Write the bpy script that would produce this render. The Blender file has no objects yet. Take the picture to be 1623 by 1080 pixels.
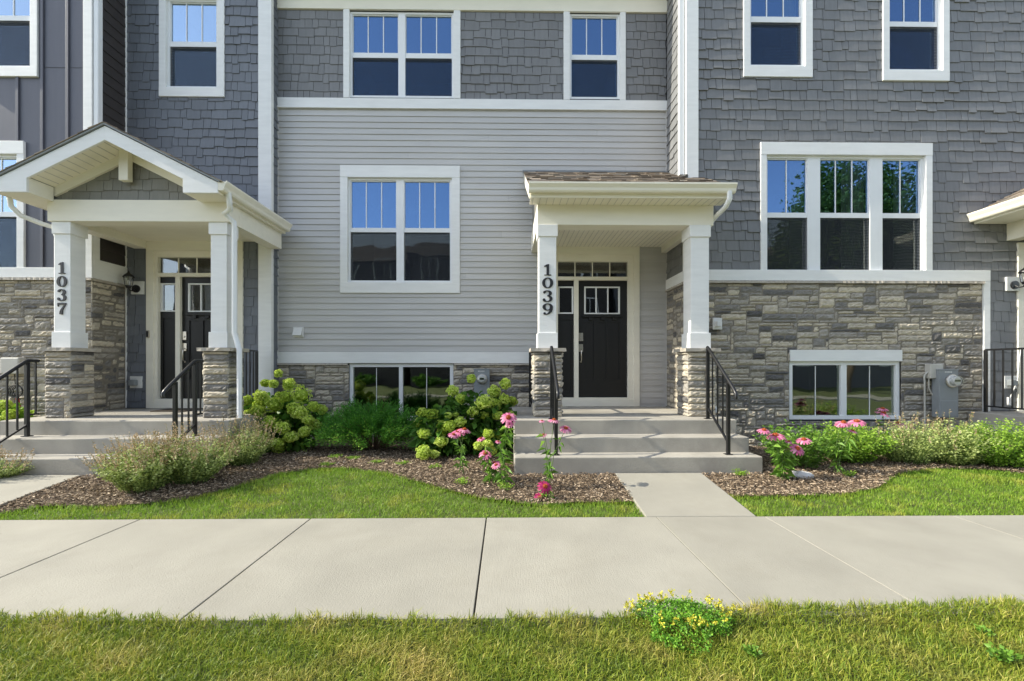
import bpy, math, random
import numpy as np
from mathutils import Vector, Matrix
R = math.radians
rng = np.random.default_rng(7); random.seed(7)
sc = bpy.context.scene; COL = sc.collection
# ------------------------------------------------------------ camera
CH = 1.32; F = 696.0; YAW = R(0.8)
cam = bpy.data.cameras.new('camera'); cam.sensor_width = 36; cam.lens = F/1623*36
cam.shift_y = 42/1623; cam.clip_end = 2000; cam.clip_start = .05
co = bpy.data.objects.new('camera', cam); COL.objects.link(co); sc.camera = co
co.location = (0, 0, CH); co.rotation_euler = (R(90), 0, -YAW)
# ------------------------------------------------------------ sky and sun
SUN_EL = 35.5; SUN_FRONT = 2.6      # sun stands to the left, slightly in front of the facades
world = bpy.data.worlds.new('World'); sc.world = world; world.use_nodes = True
nt = world.node_tree; bg = nt.nodes['Background']
sky = nt.nodes.new('ShaderNodeTexSky'); sky.sky_type = 'NISHITA'; sky.sun_disc = False
sky.sun_elevation = R(SUN_EL); sky.air_density = 1.0; sky.dust_density = 0.6; sky.ozone_density = 1.5
hs = nt.nodes.new('ShaderNodeHueSaturation'); hs.inputs['Saturation'].default_value = .60
nt.links.new(sky.outputs[0], hs.inputs['Color']); nt.links.new(hs.outputs[0], bg.inputs[0]); bg.inputs[1].default_value = 0.15
sd = Vector((-math.cos(R(SUN_EL))*math.cos(R(SUN_FRONT)), -math.cos(R(SUN_EL))*math.sin(R(SUN_FRONT)), math.sin(R(SUN_EL))))
sky.sun_rotation = math.atan2(sd.x, sd.y)
sl = bpy.data.lights.new('sun', 'SUN'); sl.energy = 2.9; sl.angle = R(.5); sl.color = (1, .935, .79)
so = bpy.data.objects.new('sun', sl); COL.objects.link(so); so.location = (-20, -3, 20)
so.rotation_euler = sd.to_track_quat('Z', 'Y').to_euler()
sc.view_settings.view_transform = 'Standard'; sc.view_settings.look = 'None'
sc.view_settings.exposure = 1.34; sc.view_settings.gamma = 1
sc.cycles.max_bounces = 8; sc.cycles.transparent_max_bounces = 12

# ------------------------------------------------------------ pixel -> point on the plane Y (metres)
def P(px, py, Y):
    x = (px-811.5)/F; s, c = math.sin(YAW), math.cos(YAW)
    t = Y/(c-x*s)
    return ((x*c+s)*t, CH+(582-py)/F*t)
def PX(px, Y): return P(px, 582, Y)[0]
def PZ(px, py, Y): return P(px, py, Y)[1]
def gz(x, y):                       # lie of the land
    y = np.asarray(y, float)
    return np.clip((y-3.9)/1.1, 0, 1)*.115 + np.clip((y-5.2)/1.4, 0, 1)*.02
def G(px, py):
    z = 0.0
    for _ in range(30):
        Y = (CH-z)*F/max(py-582, 5); z = float(gz(0, Y))
    return PX(px, Y), Y, z

# ------------------------------------------------------------ materials
def mat(name):
    m = bpy.data.materials.new(name); m.use_nodes = True
    n = m.node_tree.nodes; return m, n, m.node_tree.links, n['Principled BSDF']
def N(n, t, **kw):
    x = n.new('ShaderNode'+t)
    for k, v in kw.items(): setattr(x, k, v)
    return x
def ramp(n, cols, interp='LINEAR'):
    r = N(n, 'ValToRGB'); r.color_ramp.interpolation = interp
    e = r.color_ramp.elements
    while len(e) > 1: e.remove(e[-1])
    for i, (p, c) in enumerate(cols):
        q = e[0] if i == 0 else e.new(p)
        q.position = p; q.color = (*c, 1)
    return r
def surf(name, base, rough=.6, var=.08, nscale=6, bump=.0, bscale=60, stretch=(1,1,1), rnd=0., spec=.5, metal=0, dirt=0., dirtcol=(.2,.17,.13)):
    m, n, l, b = mat(name)
    tc = N(n, 'TexCoord'); mp = N(n, 'Mapping'); mp.inputs['Scale'].default_value = stretch
    l.new(tc.outputs['Object'], mp.inputs[0])
    nz = N(n, 'TexNoise'); nz.inputs['Scale'].default_value = nscale; nz.inputs['Detail'].default_value = 6
    l.new(mp.outputs[0], nz.inputs[0])
    r = ramp(n, [(.3, tuple(c*(1-var) for c in base)), (.7, tuple(min(1, c*(1+var)) for c in base))])
    l.new(nz.outputs[0], r.inputs[0]); out = r.outputs[0]
    if rnd:
        at = N(n, 'Attribute'); at.attribute_name = 'rnd'
        mr = N(n, 'MapRange'); mr.inputs['To Min'].default_value = 1-rnd; mr.inputs['To Max'].default_value = 1+rnd
        l.new(at.outputs['Fac'], mr.inputs[0])
        mm = N(n, 'Vector'+'Math', operation='SCALE'); l.new(out, mm.inputs[0]); l.new(mr.outputs[0], mm.inputs['Scale'])
        out = mm.outputs[0]
    if dirt:
        d = N(n, 'TexNoise'); d.inputs['Scale'].default_value = 1.7; d.inputs['Detail'].default_value = 9; d.inputs['Roughness'].default_value = .7
        l.new(tc.outputs['Object'], d.inputs[0])
        dr = ramp(n, [(.5, (0,0,0)), (.75, (1,1,1))]); l.new(d.outputs[0], dr.inputs[0])
        ml = N(n, 'Math', operation='MULTIPLY'); ml.inputs[1].default_value = dirt; l.new(dr.outputs[0], ml.inputs[0])
        mx = N(n, 'MixRGB'); l.new(ml.outputs[0], mx.inputs[0]); l.new(out, mx.inputs[1]); mx.inputs[2].default_value = (*dirtcol, 1); out = mx.outputs[0]
    l.new(out, b.inputs['Base Color'])
    b.inputs['Roughness'].default_value = rough; b.inputs['Specular IOR Level'].default_value = spec; b.inputs['Metallic'].default_value = metal
    if bump:
        n2 = N(n, 'TexNoise'); n2.inputs['Scale'].default_value = bscale; n2.inputs['Detail'].default_value = 5
        l.new(mp.outputs[0], n2.inputs[0])
        bp = N(n, 'Bump'); bp.inputs['Strength'].default_value = bump; bp.inputs['Distance'].default_value = .004
        l.new(n2.outputs[0], bp.inputs['Height']); l.new(bp.outputs[0], b.inputs['Normal'])
    return m
def leafmat(name, cols, trans=.3, rough=.5, patch=None, spec=.3):
    m, n, l, b = mat(name)
    at = N(n, 'Attribute'); at.attribute_name = 'rnd'
    r = ramp(n, cols); l.new(at.outputs['Fac'], r.inputs[0]); out = r.outputs[0]
    if patch:
        tc = N(n, 'TexCoord'); nz = N(n, 'TexNoise'); nz.inputs['Scale'].default_value = patch[0]; nz.inputs['Detail'].default_value = 4
        l.new(tc.outputs['Object'], nz.inputs[0])
        pr = ramp(n, [(patch[2], (0,0,0)), (patch[3], (1,1,1))]); l.new(nz.outputs[0], pr.inputs[0])
        mx = N(n, 'MixRGB'); l.new(pr.outputs[0], mx.inputs[0]); l.new(out, mx.inputs[1])
        r2 = ramp(n, patch[1]); l.new(at.outputs['Fac'], r2.inputs[0]); l.new(r2.outputs[0], mx.inputs[2]); out = mx.outputs[0]
    l.new(out, b.inputs['Base Color']); b.inputs['Roughness'].default_value = rough; b.inputs['Specular IOR Level'].default_value = spec
    tr = N(n, 'BsdfTranslucent'); l.new(out, tr.inputs[0])
    ms = N(n, 'MixShader'); ms.inputs[0].default_value = trans
    l.new(b.outputs[0], ms.inputs[1]); l.new(tr.outputs[0], ms.inputs[2]); l.new(ms.outputs[0], n['Material Output'].inputs[0])
    return m
M = {}
M['white'] = surf('white_painted_trim', (.80,.80,.78), .5, .04, 3, .35, 45, (1,1,6), dirt=.10, dirtcol=(.5,.48,.42))
M['whiteh'] = surf('white_painted_board', (.80,.80,.78), .5, .04, 3, .35, 45, (1,6,6), dirt=.10, dirtcol=(.5,.48,.42))
M['cream'] = surf('white_trim_warm_bounce_tint', (.82,.78,.66), .5, .03, 3, .2, 40, (1,4,4), dirt=.08, dirtcol=(.55,.5,.4))  # white trim with warm bounce light under the porches put into its colour
M['vinyl'] = surf('white_vinyl', (.80,.81,.81), .35, .02)
M['siding'] = surf('light_grey_lap_siding', (.50,.49,.472), .45, .05, 2.2, .12, 70, (.5,1,7), rnd=.05)
M['shake'] = surf('blue_grey_shake', (.15,.163,.185), .6, .07, 5, .3, 50, (6,6,1), rnd=.085)
M['shake_right'] = surf('grey_shake', (.185,.187,.19), .6, .07, 5, .3, 50, (6,6,1), rnd=.085)
M['shake_porch'] = surf('grey_green_shake', (.21,.205,.18), .6, .07, 5, .3, 50, (6,6,1), rnd=.085)
M['shade_backing'] = surf('dark_gap', (.03,.03,.035), .9)
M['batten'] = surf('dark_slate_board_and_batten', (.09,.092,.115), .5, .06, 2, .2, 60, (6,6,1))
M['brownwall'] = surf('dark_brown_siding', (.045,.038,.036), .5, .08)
M['mortar'] = surf('mortar', (.22,.195,.155), .9, .15, 20, .5, 80)
M['concrete'] = surf('broom_finished_concrete', (.325,.306,.252), .85, .09, 2.0, .5, 120, rnd=.05, dirt=.4, dirtcol=(.25,.23,.18))
M['stepconc'] = surf('grey_step_concrete', (.375,.35,.30), .85, .16, 2.5, .6, 60, dirt=.5, dirtcol=(.20,.185,.155))
M['stonecap'] = surf('stone_ledge_cap', (.42,.38,.32), .85, .12, 9, .9, 40)
M['black'] = surf('black_powder_coat', (.012,.012,.013), .35, .1)
M['blackdoor'] = surf('black_painted_door', (.0065,.006,.006), .45, .1, 4, .25, 60, (6,6,1))
M['steel'] = surf('satin_nickel', (.62,.58,.52), .28, .05, metal=1)
M['greymetal'] = surf('grey_meter_enamel', (.24,.26,.27), .45, .06, dirt=.15)
M['beige_box'] = surf('beige_plastic', (.52,.50,.45), .5, .05, dirt=.2)
M['plastic'] = surf('white_plastic', (.72,.72,.70), .45, .03, dirt=.1)
M['num'] = surf('dark_bronze_numeral', (.02,.02,.022), .5, .1)
M['roof'] = None
M['soil'] = surf('soil', (.13,.095,.062), .95, .3, 30, 1., 40)
M['lawn_soil'] = surf('lawn_soil', (.10,.12,.035), .95, .3, 5, 1., 60)
M['joint'] = surf('joint_dirt', (.07,.06,.05), .95, .2, 20)
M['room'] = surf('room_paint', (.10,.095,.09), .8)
M['curtain'] = surf('white_curtain', (.85,.86,.80), .8)
M['rubber'] = surf('black_rubber', (.02,.02,.02), .6)
M['red'] = surf('red_plastic', (.45,.03,.02), .5)
M['mat'] = surf('brown_doormat', (.06,.045,.03), .95, .2, 40, 1., 90)
M['rock'] = surf('pale_rock', (.62,.60,.57), .8, .15, 12, .8, 30)
M['dcurtain'] = surf('pale_sheet_matt', (.75,.76,.72), .8)
M['stem'] = surf('green_stem', (.10,.17,.04), .6)
M['twig'] = surf('brown_twig', (.10,.06,.035), .8)
M['bark'] = surf('bark', (.10,.075,.055), .9, .25, 8, 1., 30, (1,1,.3))
def broom(m):
    n, l = m.node_tree.nodes, m.node_tree.links; b = n['Principled BSDF']; tc = N(n, 'TexCoord'); mp = N(n, 'Mapping'); mp.inputs['Scale'].default_value = (260,9,9); l.new(tc.outputs['Object'], mp.inputs[0])
    nz = N(n, 'TexNoise'); nz.inputs['Scale'].default_value = 1; nz.inputs['Detail'].default_value = 3; l.new(mp.outputs[0], nz.inputs[0])
    bp = N(n, 'Bump'); bp.inputs['Strength'].default_value = .5; bp.inputs['Distance'].default_value = .003; l.new(nz.outputs[0], bp.inputs['Height'])
    old = b.inputs['Normal'].links[0].from_socket; l.new(old, bp.inputs['Normal']); l.new(bp.outputs[0], b.inputs['Normal'])
    src = b.inputs['Base Color'].links[0].from_socket; v = N(n, 'TexVoronoi'); v.inputs['Scale'].default_value = 5.5; l.new(tc.outputs['Object'], v.inputs[0])
    r = ramp(n, [(.012,(1,1,1)),(.022,(0,0,0))]); l.new(v.outputs['Distance'], r.inputs[0]); mx = N(n, 'MixRGB'); l.new(r.outputs[0], mx.inputs[0]); l.new(src, mx.inputs[1]); mx.inputs[2].default_value = (.13,.11,.09,1); l.new(mx.outputs[0], b.inputs['Base Color'])
broom(M['concrete'])
def roofmat():
    m, n, l, b = mat('asphalt_shingle'); at = N(n, 'Attribute'); at.attribute_name = 'rnd'
    r = ramp(n, [(0,(.09,.075,.06)),(.35,(.19,.15,.115)),(.6,(.31,.245,.18)),(.8,(.20,.185,.165)),(1,(.42,.34,.25))]); l.new(at.outputs['Fac'], r.inputs[0])
    l.new(r.outputs[0], b.inputs['Base Color']); b.inputs['Roughness'].default_value = .95; return m
M['roof'] = roofmat()
def stonemat():
    m, n, l, b = mat('ledge_stone'); at = N(n, 'Attribute'); at.attribute_name = 'rnd'
    r = ramp(n, [(0,(.085,.08,.078)),(.10,(.13,.125,.12)),(.22,(.22,.208,.19)),(.42,(.33,.305,.265)),(.7,(.46,.41,.325)),(1,(.58,.51,.39))]); l.new(at.outputs['Fac'], r.inputs[0])
    tc = N(n, 'TexCoord'); mp = N(n, 'Mapping'); mp.inputs['Scale'].default_value = (1,1,2.2); l.new(tc.outputs['Object'], mp.inputs[0])
    nz = N(n, 'TexNoise'); nz.inputs['Scale'].default_value = 14; nz.inputs['Detail'].default_value = 8; nz.inputs['Roughness'].default_value = .65; l.new(mp.outputs[0], nz.inputs[0])
    mr = N(n, 'MapRange'); mr.inputs['From Min'].default_value = .3; mr.inputs['From Max'].default_value = .7; mr.inputs['To Min'].default_value = .72; mr.inputs['To Max'].default_value = 1.25; l.new(nz.outputs[0], mr.inputs[0])
    mm = N(n, 'VectorMath', operation='SCALE'); l.new(r.outputs[0], mm.inputs[0]); l.new(mr.outputs[0], mm.inputs['Scale']); l.new(mm.outputs[0], b.inputs['Base Color'])
    b.inputs['Roughness'].default_value = .85
    n2 = N(n, 'TexNoise'); n2.inputs['Scale'].default_value = 30; n2.inputs['Detail'].default_value = 8; l.new(mp.outputs[0], n2.inputs[0])
    bp = N(n, 'Bump'); bp.inputs['Strength'].default_value = .9; bp.inputs['Distance'].default_value = .012
    l.new(n2.outputs[0], bp.inputs['Height']); l.new(bp.outputs[0], b.inputs['Normal']); return m
M['stone'] = stonemat()
def glassmat(name, refl, tint, wob, gcol=(.19,.34,.62)):
    m, n, l, b = mat(name); n.remove(b)
    g = N(n, 'BsdfGlossy'); g.inputs['Color'].default_value = (*gcol,1); g.inputs['Roughness'].default_value = .01
    t = N(n, 'BsdfTransparent'); t.inputs['Color'].default_value = (*tint,1)
    fr = N(n, 'LayerWeight'); fr.inputs['Blend'].default_value = .25
    mr = N(n, 'MapRange'); mr.inputs['To Min'].default_value = refl; mr.inputs['To Max'].default_value = min(1, refl+.5); l.new(fr.outputs['Fresnel'], mr.inputs[0])
    tc = N(n, 'TexCoord'); nz = N(n, 'TexNoise'); nz.inputs['Scale'].default_value = 2.0; nz.inputs['Detail'].default_value = 1; l.new(tc.outputs['Object'], nz.inputs[0])
    bp = N(n, 'Bump'); bp.inputs['Strength'].default_value = wob; bp.inputs['Distance'].default_value = .02; l.new(nz.outputs[0], bp.inputs['Height']); l.new(bp.outputs[0], g.inputs['Normal'])
    ms = N(n, 'MixShader'); l.new(mr.outputs[0], ms.inputs[0]); l.new(t.outputs[0], ms.inputs[1]); l.new(g.outputs[0], ms.inputs[2]); l.new(ms.outputs[0], n['Material Output'].inputs[0])
    return m
M['glass'] = glassmat('window_glass', .38, (.75,.8,.78), .10)  # default gloss tint adds the deep blue of the mirrored sky
M['glass_pale'] = glassmat('window_glass_bright_sky_tint', .50, (.75,.8,.78), .10, (.50,.66,.85))  # paler reflection tint stands in for brighter sky on the sun side
M['glass_low'] = glassmat('window_glass_clear', .30, (.75,.8,.78), .16, (.80,.84,.80))
M['glass_blue_sky'] = glassmat('window_glass_blue_sky_tint', .52, (.75,.8,.78), .14, (.20,.42,.78))  # blue of the reflected sky put into the tint of lower sashes
M['glass_base'] = glassmat('basement_glass', .19, (.7,.75,.7), .14, (.80,.84,.80))
M['glass_door'] = glassmat('door_glass', .14, (.7,.7,.7), .12, (.8,.84,.86))
M['meterglass'] = glassmat('meter_glass', .15, (.95,.95,.95), 0, (1,1,1))
def screenmat():
    m, n, l, b = mat('insect_screen'); b.inputs['Base Color'].default_value = (.012,.016,.024,1); b.inputs['Roughness'].default_value = .8
    t = N(n, 'BsdfTransparent'); ms = N(n, 'MixShader'); tc = N(n, 'TexCoord'); wv = N(n, 'TexWave'); wv.bands_direction = 'Z'; wv.inputs['Scale'].default_value = 7; wv.inputs['Distortion'].default_value = 7; wv.inputs['Detail'].default_value = 1; wv.inputs['Detail Scale'].default_value = .35
    l.new(tc.outputs['Object'], wv.inputs[0]); mr = N(n, 'MapRange'); mr.inputs['To Min'].default_value = .36; mr.inputs['To Max'].default_value = .48; l.new(wv.outputs['Fac'], mr.inputs[0]); l.new(mr.outputs[0], ms.inputs[0])
    l.new(t.outputs[0], ms.inputs[1]); l.new(b.outputs[0], ms.inputs[2]); l.new(ms.outputs[0], n['Material Output'].inputs[0]); return m
M['screen'] = screenmat()
M['hyd_leaf'] = leafmat('hydrangea_leaf', [(0,(.04,.10,.014)),(.6,(.08,.20,.025)),(1,(.14,.29,.04))], .25)
M['hyd_head'] = leafmat('hydrangea_blossom', [(0,(.26,.38,.035)),(.5,(.54,.68,.09)),(1,(.80,.88,.28))], .25)
M['juniper'] = leafmat('juniper_needles', [(0,(.035,.13,.018)),(.5,(.09,.29,.03)),(.85,(.20,.46,.05)),(1,(.40,.62,.08))], .2)
M['catmint'] = leafmat('catmint_leaf', [(0,(.18,.24,.06)),(.5,(.38,.46,.13)),(1,(.62,.68,.30))], .25)
M['spike'] = leafmat('faded_flower_spike', [(0,(.32,.22,.11)),(.6,(.52,.38,.22)),(1,(.66,.52,.38))], .2)
M['cone_leaf'] = leafmat('coneflower_leaf', [(0,(.07,.16,.02)),(.6,(.15,.30,.035)),(1,(.27,.45,.07))], .3)
M['petal'] = leafmat('pink_petal', [(0,(.45,.08,.20)),(.5,(.70,.20,.36)),(1,(.82,.40,.52))], .3)
M['petal_dark'] = leafmat('crimson_petal', [(0,(.25,.01,.07)),(1,(.50,.04,.17))], .3)
M['cone'] = leafmat('orange_cone', [(0,(.22,.04,.01)),(1,(.65,.16,.03))], .0)
M['yellow'] = leafmat('yellow_blossom', [(0,(.52,.46,.03)),(1,(.78,.74,.12))], .3)
M['bright_leaf'] = leafmat('bright_green_leaf', [(0,(.11,.22,.02)),(.5,(.24,.42,.04)),(1,(.44,.60,.09))], .35)
M['clover'] = leafmat('trefoil_leaf', [(0,(.07,.19,.02)),(.5,(.15,.36,.03)),(1,(.30,.52,.06))], .3)
M['tree_leaf'] = leafmat('tree_leaf', [(0,(.06,.11,.02)),(1,(.20,.30,.05))], .3)
M['grass_green'] = leafmat('green_lawn_grass', [(0,(.10,.19,.02)),(.5,(.20,.34,.03)),(.85,(.34,.47,.06)),(1,(.55,.55,.15))], .35,
    patch=(3.5, [(0,(.22,.28,.025)),(.6,(.42,.45,.06)),(1,(.62,.54,.18))], .52, .72))
M['grass_dry'] = leafmat('dry_lawn_grass', [(0,(.07,.12,.015)),(.4,(.18,.26,.025)),(.75,(.36,.38,.05)),(1,(.66,.56,.18))], .3,
    patch=(1.9, [(0,(.14,.14,.025)),(.45,(.36,.33,.07)),(.8,(.60,.47,.16)),(1,(.78,.62,.32))], .50, .70))
M['mulch'] = leafmat('wood_mulch', [(0,(.05,.035,.022)),(.4,(.18,.128,.08)),(.8,(.40,.30,.20)),(1,(.68,.55,.40))], 0, .9)

# ------------------------------------------------------------ mesh builder
class MB:
    def __init__(s): s.c = []; s.n = 0
    def add(s, v, f, rnd=None, smooth=False):
        v = np.asarray(v, float).reshape(-1, 3)
        if isinstance(f, np.ndarray): groups = [f]
        else:
            d = {}
            for q in f: d.setdefault(len(q), []).append(q)
            groups = [np.array(q, int) for q in d.values()]
        for g in groups:
            r = rnd if rnd is not None else random.random()
            r = np.full(len(g), r) if np.isscalar(r) else np.asarray(r)[:len(g)]
            s.c.append((v if g is groups[0] else np.zeros((0,3)), g+s.n, r, smooth))
        s.n += len(v)
    def box(s, x0, x1, y0, y1, z0, z1, rnd=None):
        v = [(x,y,z) for z in (z0,z1) for y in (y0,y1) for x in (x0,x1)]
        s.add(v, [(0,2,3,1),(4,5,7,6),(0,1,5,4),(2,6,7,3),(0,4,6,2),(1,3,7,5)], rnd)
    def hexa(s, v8, rnd=None):      # same order as box
        s.add(v8, [(0,2,3,1),(4,5,7,6),(0,1,5,4),(2,6,7,3),(0,4,6,2),(1,3,7,5)], rnd)
    def prism(s, poly, d, rnd=None, smooth=False):    # poly list of 3d pts, extruded by vector d
        p = np.array(poly, float); n = len(p); d = np.array(d, float)
        nor = np.zeros(3)
        for i in range(n): nor += np.cross(p[i], p[(i+1)%n])
        if np.dot(nor, d) > 0: p = p[::-1]
        v = np.vstack([p, p+d])
        f = [tuple(range(n)), tuple(range(2*n-1, n-1, -1))] + [((i+1)%n, i, i+n, (i+1)%n+n) for i in range(n)]
        s.add(v, f, rnd)
    def tube(s, path, r, n=8, rnd=None, flat=None, caps=True):
        p = [Vector(q) for q in path]; m = len(p)
        rs = r if hasattr(r, '__len__') else [r]*m
        v = []; up = Vector((0,0,1)); prev = None
        for i in range(m):
            t = (p[min(i+1,m-1)]-p[max(i-1,0)]).normalized()
            if prev is None:
                a = t.cross(up)
                if a.length < 1e-3: a = t.cross(Vector((0,1,0)))
                a.normalize()
            else:
                a = prev - t*prev.dot(t)
                if a.length < 1e-4: a = t.orthogonal()
                a.normalize()
            prev = a; b = t.cross(a)
            for k in range(n):
                an = 2*math.pi*(k+.5)/n
                ra = rs[i]; rb = rs[i]*(flat or 1)
                v.append(p[i]+a*math.cos(an)*ra+b*math.sin(an)*rb)
        f = [(i*n+k, i*n+(k+1)%n, (i+1)*n+(k+1)%n, (i+1)*n+k) for i in range(m-1) for k in range(n)]
        s.add([tuple(q) for q in v], f, rnd, n > 4)
        if caps:
            s.add([tuple(q) for q in v[:n]], [tuple(range(n-1,-1,-1))], rnd); s.add([tuple(q) for q in v[-n:]], [tuple(range(n))], rnd)
    def disc(s, c, r, y1, n=20, rnd=None, ax='y'):
        c = Vector(c); pts = []
        for k in range(n):
            a = 2*math.pi*k/n
            o = (math.cos(a)*r, 0, math.sin(a)*r) if ax == 'y' else (math.cos(a)*r, math.sin(a)*r, 0)
            pts.append(tuple(c+Vector(o)))
        s.prism(pts, (0,y1,0) if ax == 'y' else (0,0,y1), rnd)
    def lathe(s, c, prof, n=14, rnd=None, smooth=True):   # prof [(r, z)]
        v = []
        for r, z in prof:
            for k in range(n):
                a = 2*math.pi*k/n; v.append((c[0]+r*math.cos(a), c[1]+r*math.sin(a), c[2]+z))
        m = len(prof)
        s.add(v, [(i*n+k, i*n+(k+1)%n, (i+1)*n+(k+1)%n, (i+1)*n+k) for i in range(m-1) for k in range(n)], rnd, smooth)
    def leaves(s, pts, dirs, size, width=.5, rnd=None, fold=.15, droop=0.):
        p = np.asarray(pts, float); n = len(p)
        if n == 0: return
        d = np.asarray(dirs, float); d = d/(np.linalg.norm(d, axis=1, keepdims=True)+1e-9)
        sz = np.broadcast_to(np.asarray(size, float), (n,))[:, None]
        q = rng.normal(size=(n,3)); side = np.cross(d, q); side /= (np.linalg.norm(side, axis=1, keepdims=True)+1e-9)
        nor = np.cross(side, d)
        base = p; tip = p+d*sz+np.array([0,0,-1])*sz*droop; mid = p+d*sz*.45
        a = mid+side*sz*width*.5+nor*sz*fold; b = mid-side*sz*width*.5+nor*sz*fold
        v = np.stack([base, a, tip, b], 1).reshape(-1,3)
        i = np.arange(n)[:,None]*4
        f = np.vstack([i+np.array([0,1,2]), i+np.array([0,2,3])])
        r = rng.random(n) if rnd is None else np.broadcast_to(np.asarray(rnd, float), (n,))
        s.add(v, f, np.concatenate([r, r]))
    def build(s, name, m, parent=None, bevel=0, sub=0):
        V = np.vstack([c[0] for c in s.c]); 
        if parent is None: org = Vector(((V[:,0].min()+V[:,0].max())/2, (V[:,1].min()+V[:,1].max())/2, V[:,2].min()))
        else: org = Vector(root_of(parent)['_o'])
        V = V-np.array(org)
        me = bpy.data.meshes.new(name)
        loops = np.concatenate([c[1].ravel() for c in s.c]); tot = np.concatenate([np.full(len(c[1]), c[1].shape[1]) for c in s.c])
        st = np.concatenate([[0], np.cumsum(tot)[:-1]])
        me.vertices.add(len(V)); me.vertices.foreach_set('co', V.astype(np.float32).ravel())
        me.loops.add(len(loops)); me.loops.foreach_set('vertex_index', loops.astype(np.int32))
        me.polygons.add(len(tot)); me.polygons.foreach_set('loop_start', st.astype(np.int32)); me.polygons.foreach_set('loop_total', tot.astype(np.int32))
        me.polygons.foreach_set('use_smooth', np.concatenate([np.full(len(c[1]), c[3]) for c in s.c]))
        me.update(calc_edges=True)
        at = me.attributes.new('rnd', 'FLOAT', 'FACE'); at.data.foreach_set('value', np.concatenate([c[2] for c in s.c]).astype(np.float32))
        me.materials.append(M[m])
        o = bpy.data.objects.new(name, me); COL.objects.link(o)
        if parent is None: o.location = org; o['_o'] = tuple(org)
        else: o.parent = parent
        if bevel:
            b = o.modifiers.new('bevel', 'BEVEL'); b.width = bevel; b.segments = 2; b.limit_method = 'ANGLE'; b.angle_limit = R(40); b.harden_normals = False
        return o
def root_of(o):
    while o.parent: o = o.parent
    return o
def tag(o, label=None, cat=None, group=None, kind=None):
    if label: o['label'] = label
    if cat: o['category'] = cat
    if group: o['group'] = group
    if kind: o['kind'] = kind
    return o
def thing(name, loc, label, cat, group=None):
    o = bpy.data.objects.new(name, None); COL.objects.link(o); o.location = loc; o['_o'] = tuple(loc); o.empty_display_size = .2
    return tag(o, label, cat, group)

# ------------------------------------------------------------ cladding
def clip_rects(x0, x1, z0, z1, holes):    # subtract holes from a rectangle -> rectangles
    rects = [(x0,x1,z0,z1)]
    for (a,b,c,d) in holes:
        out = []
        for (p,q,r,s) in rects:
            if b <= p or a >= q or d <= r or c >= s: out.append((p,q,r,s)); continue
            if a > p: out.append((p,a,r,s))
            if b < q: out.append((b,q,r,s))
            m0, m1 = max(p,a), min(q,b)
            if c > r: out.append((m0,m1,r,c))
            if d < s: out.append((m0,m1,d,s))
        rects = out
    return [r for r in rects if r[1]-r[0] > .004 and r[3]-r[2] > .004]
def to_front(Y): return lambda u, d, z: (u, Y-d, z)           # facade facing the camera
def to_side(X, sgn): return lambda u, d, z: (X+sgn*d, u, z)   # wall facing left (-1) or right (+1); u is Y
def hexa_on(mb, T, u0,u1,z0,z1, db, dt, rnd=None, d0=0):      # slab, outer face db at the bottom, dt at the top
    v = [T(u0,db,z0),T(u1,db,z0),T(u0,d0,z0),T(u1,d0,z0),T(u0,dt,z1),T(u1,dt,z1),T(u0,d0,z1),T(u1,d0,z1)]
    mb.add(v, [(0,2,3,1),(4,5,7,6),(0,1,5,4),(2,6,7,3),(0,4,6,2),(1,3,7,5)], rnd)
def backing(mb, T, u0,u1,z0,z1, holes, depth=.15):
    for r in clip_rects(u0,u1,z0,z1, holes): hexa_on(mb, T, r[0],r[1],r[2],r[3], 0,0, .5, d0=-depth)
def shakes(mb, T, u0,u1,z0,z1, holes=(), row=.152, shape=None):
    k = 0; z = z0-random.random()*.02
    while z < z1:
        u = u0-random.random()*.2
        while u < u1:
            w = random.choice([.10,.12,.15,.17,.20,.23,.26]); st = random.choice([0,0,.012,.02,.032])
            a, b = max(u,u0), min(u+w-.007,u1); lo = max(z-st, z0); hi = min(z+row+.035, z1)
            if b-a > .012 and hi-lo > .02:
                rn = random.random(); th = 0
                wv = math.sin(a*1.1+z*1.9)*math.sin(a*.6-z*1.3+1.0); cup = .004+.004*random.random()+.007*max(0,wv)
                for r in clip_rects(a,b,lo,hi, holes):
                    if shape and not shape((r[0]+r[1])/2, r[3]): continue
                    f0 = (r[2]-z)/(row+.035); f1 = (r[3]-z)/(row+.035)
                    prof = lambda f: .009+(th if f < .5 and False else 0)+cup*(max(0,.55-f)/.55)
                    zm = z+(row+.035)*.55
                    if r[2] < zm-.01 and r[3] > zm+.01:
                        hexa_on(mb, T, r[0],r[1],r[2],zm, prof(f0), prof(.55), rn); hexa_on(mb, T, r[0],r[1],zm,r[3], prof(.55), .004, rn)
                    else: hexa_on(mb, T, r[0],r[1],r[2],r[3], prof(f0), max(.002,prof(f1)-.001), rn)
            u += w
        z += row; k += 1
def siding(mb, T, u0,u1,z0,z1, holes=(), row=.1012):
    z = z0
    while z < z1:
        cuts = [u0]+sorted(random.uniform(u0,u1) for _ in range(int((u1-u0)/3.6)))+[u1]
        for a, b in zip(cuts[:-1], cuts[1:]):
            rn = random.random()
            for r in clip_rects(a, b-.0015, z, min(z+row+.004, z1), holes):
                f0 = (r[2]-z)/row; f1 = (r[3]-z)/row
                hexa_on(mb, T, r[0],r[1],r[2],r[3], .017-.012*f0, .017-.012*f1, rn)
        z += row
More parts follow.
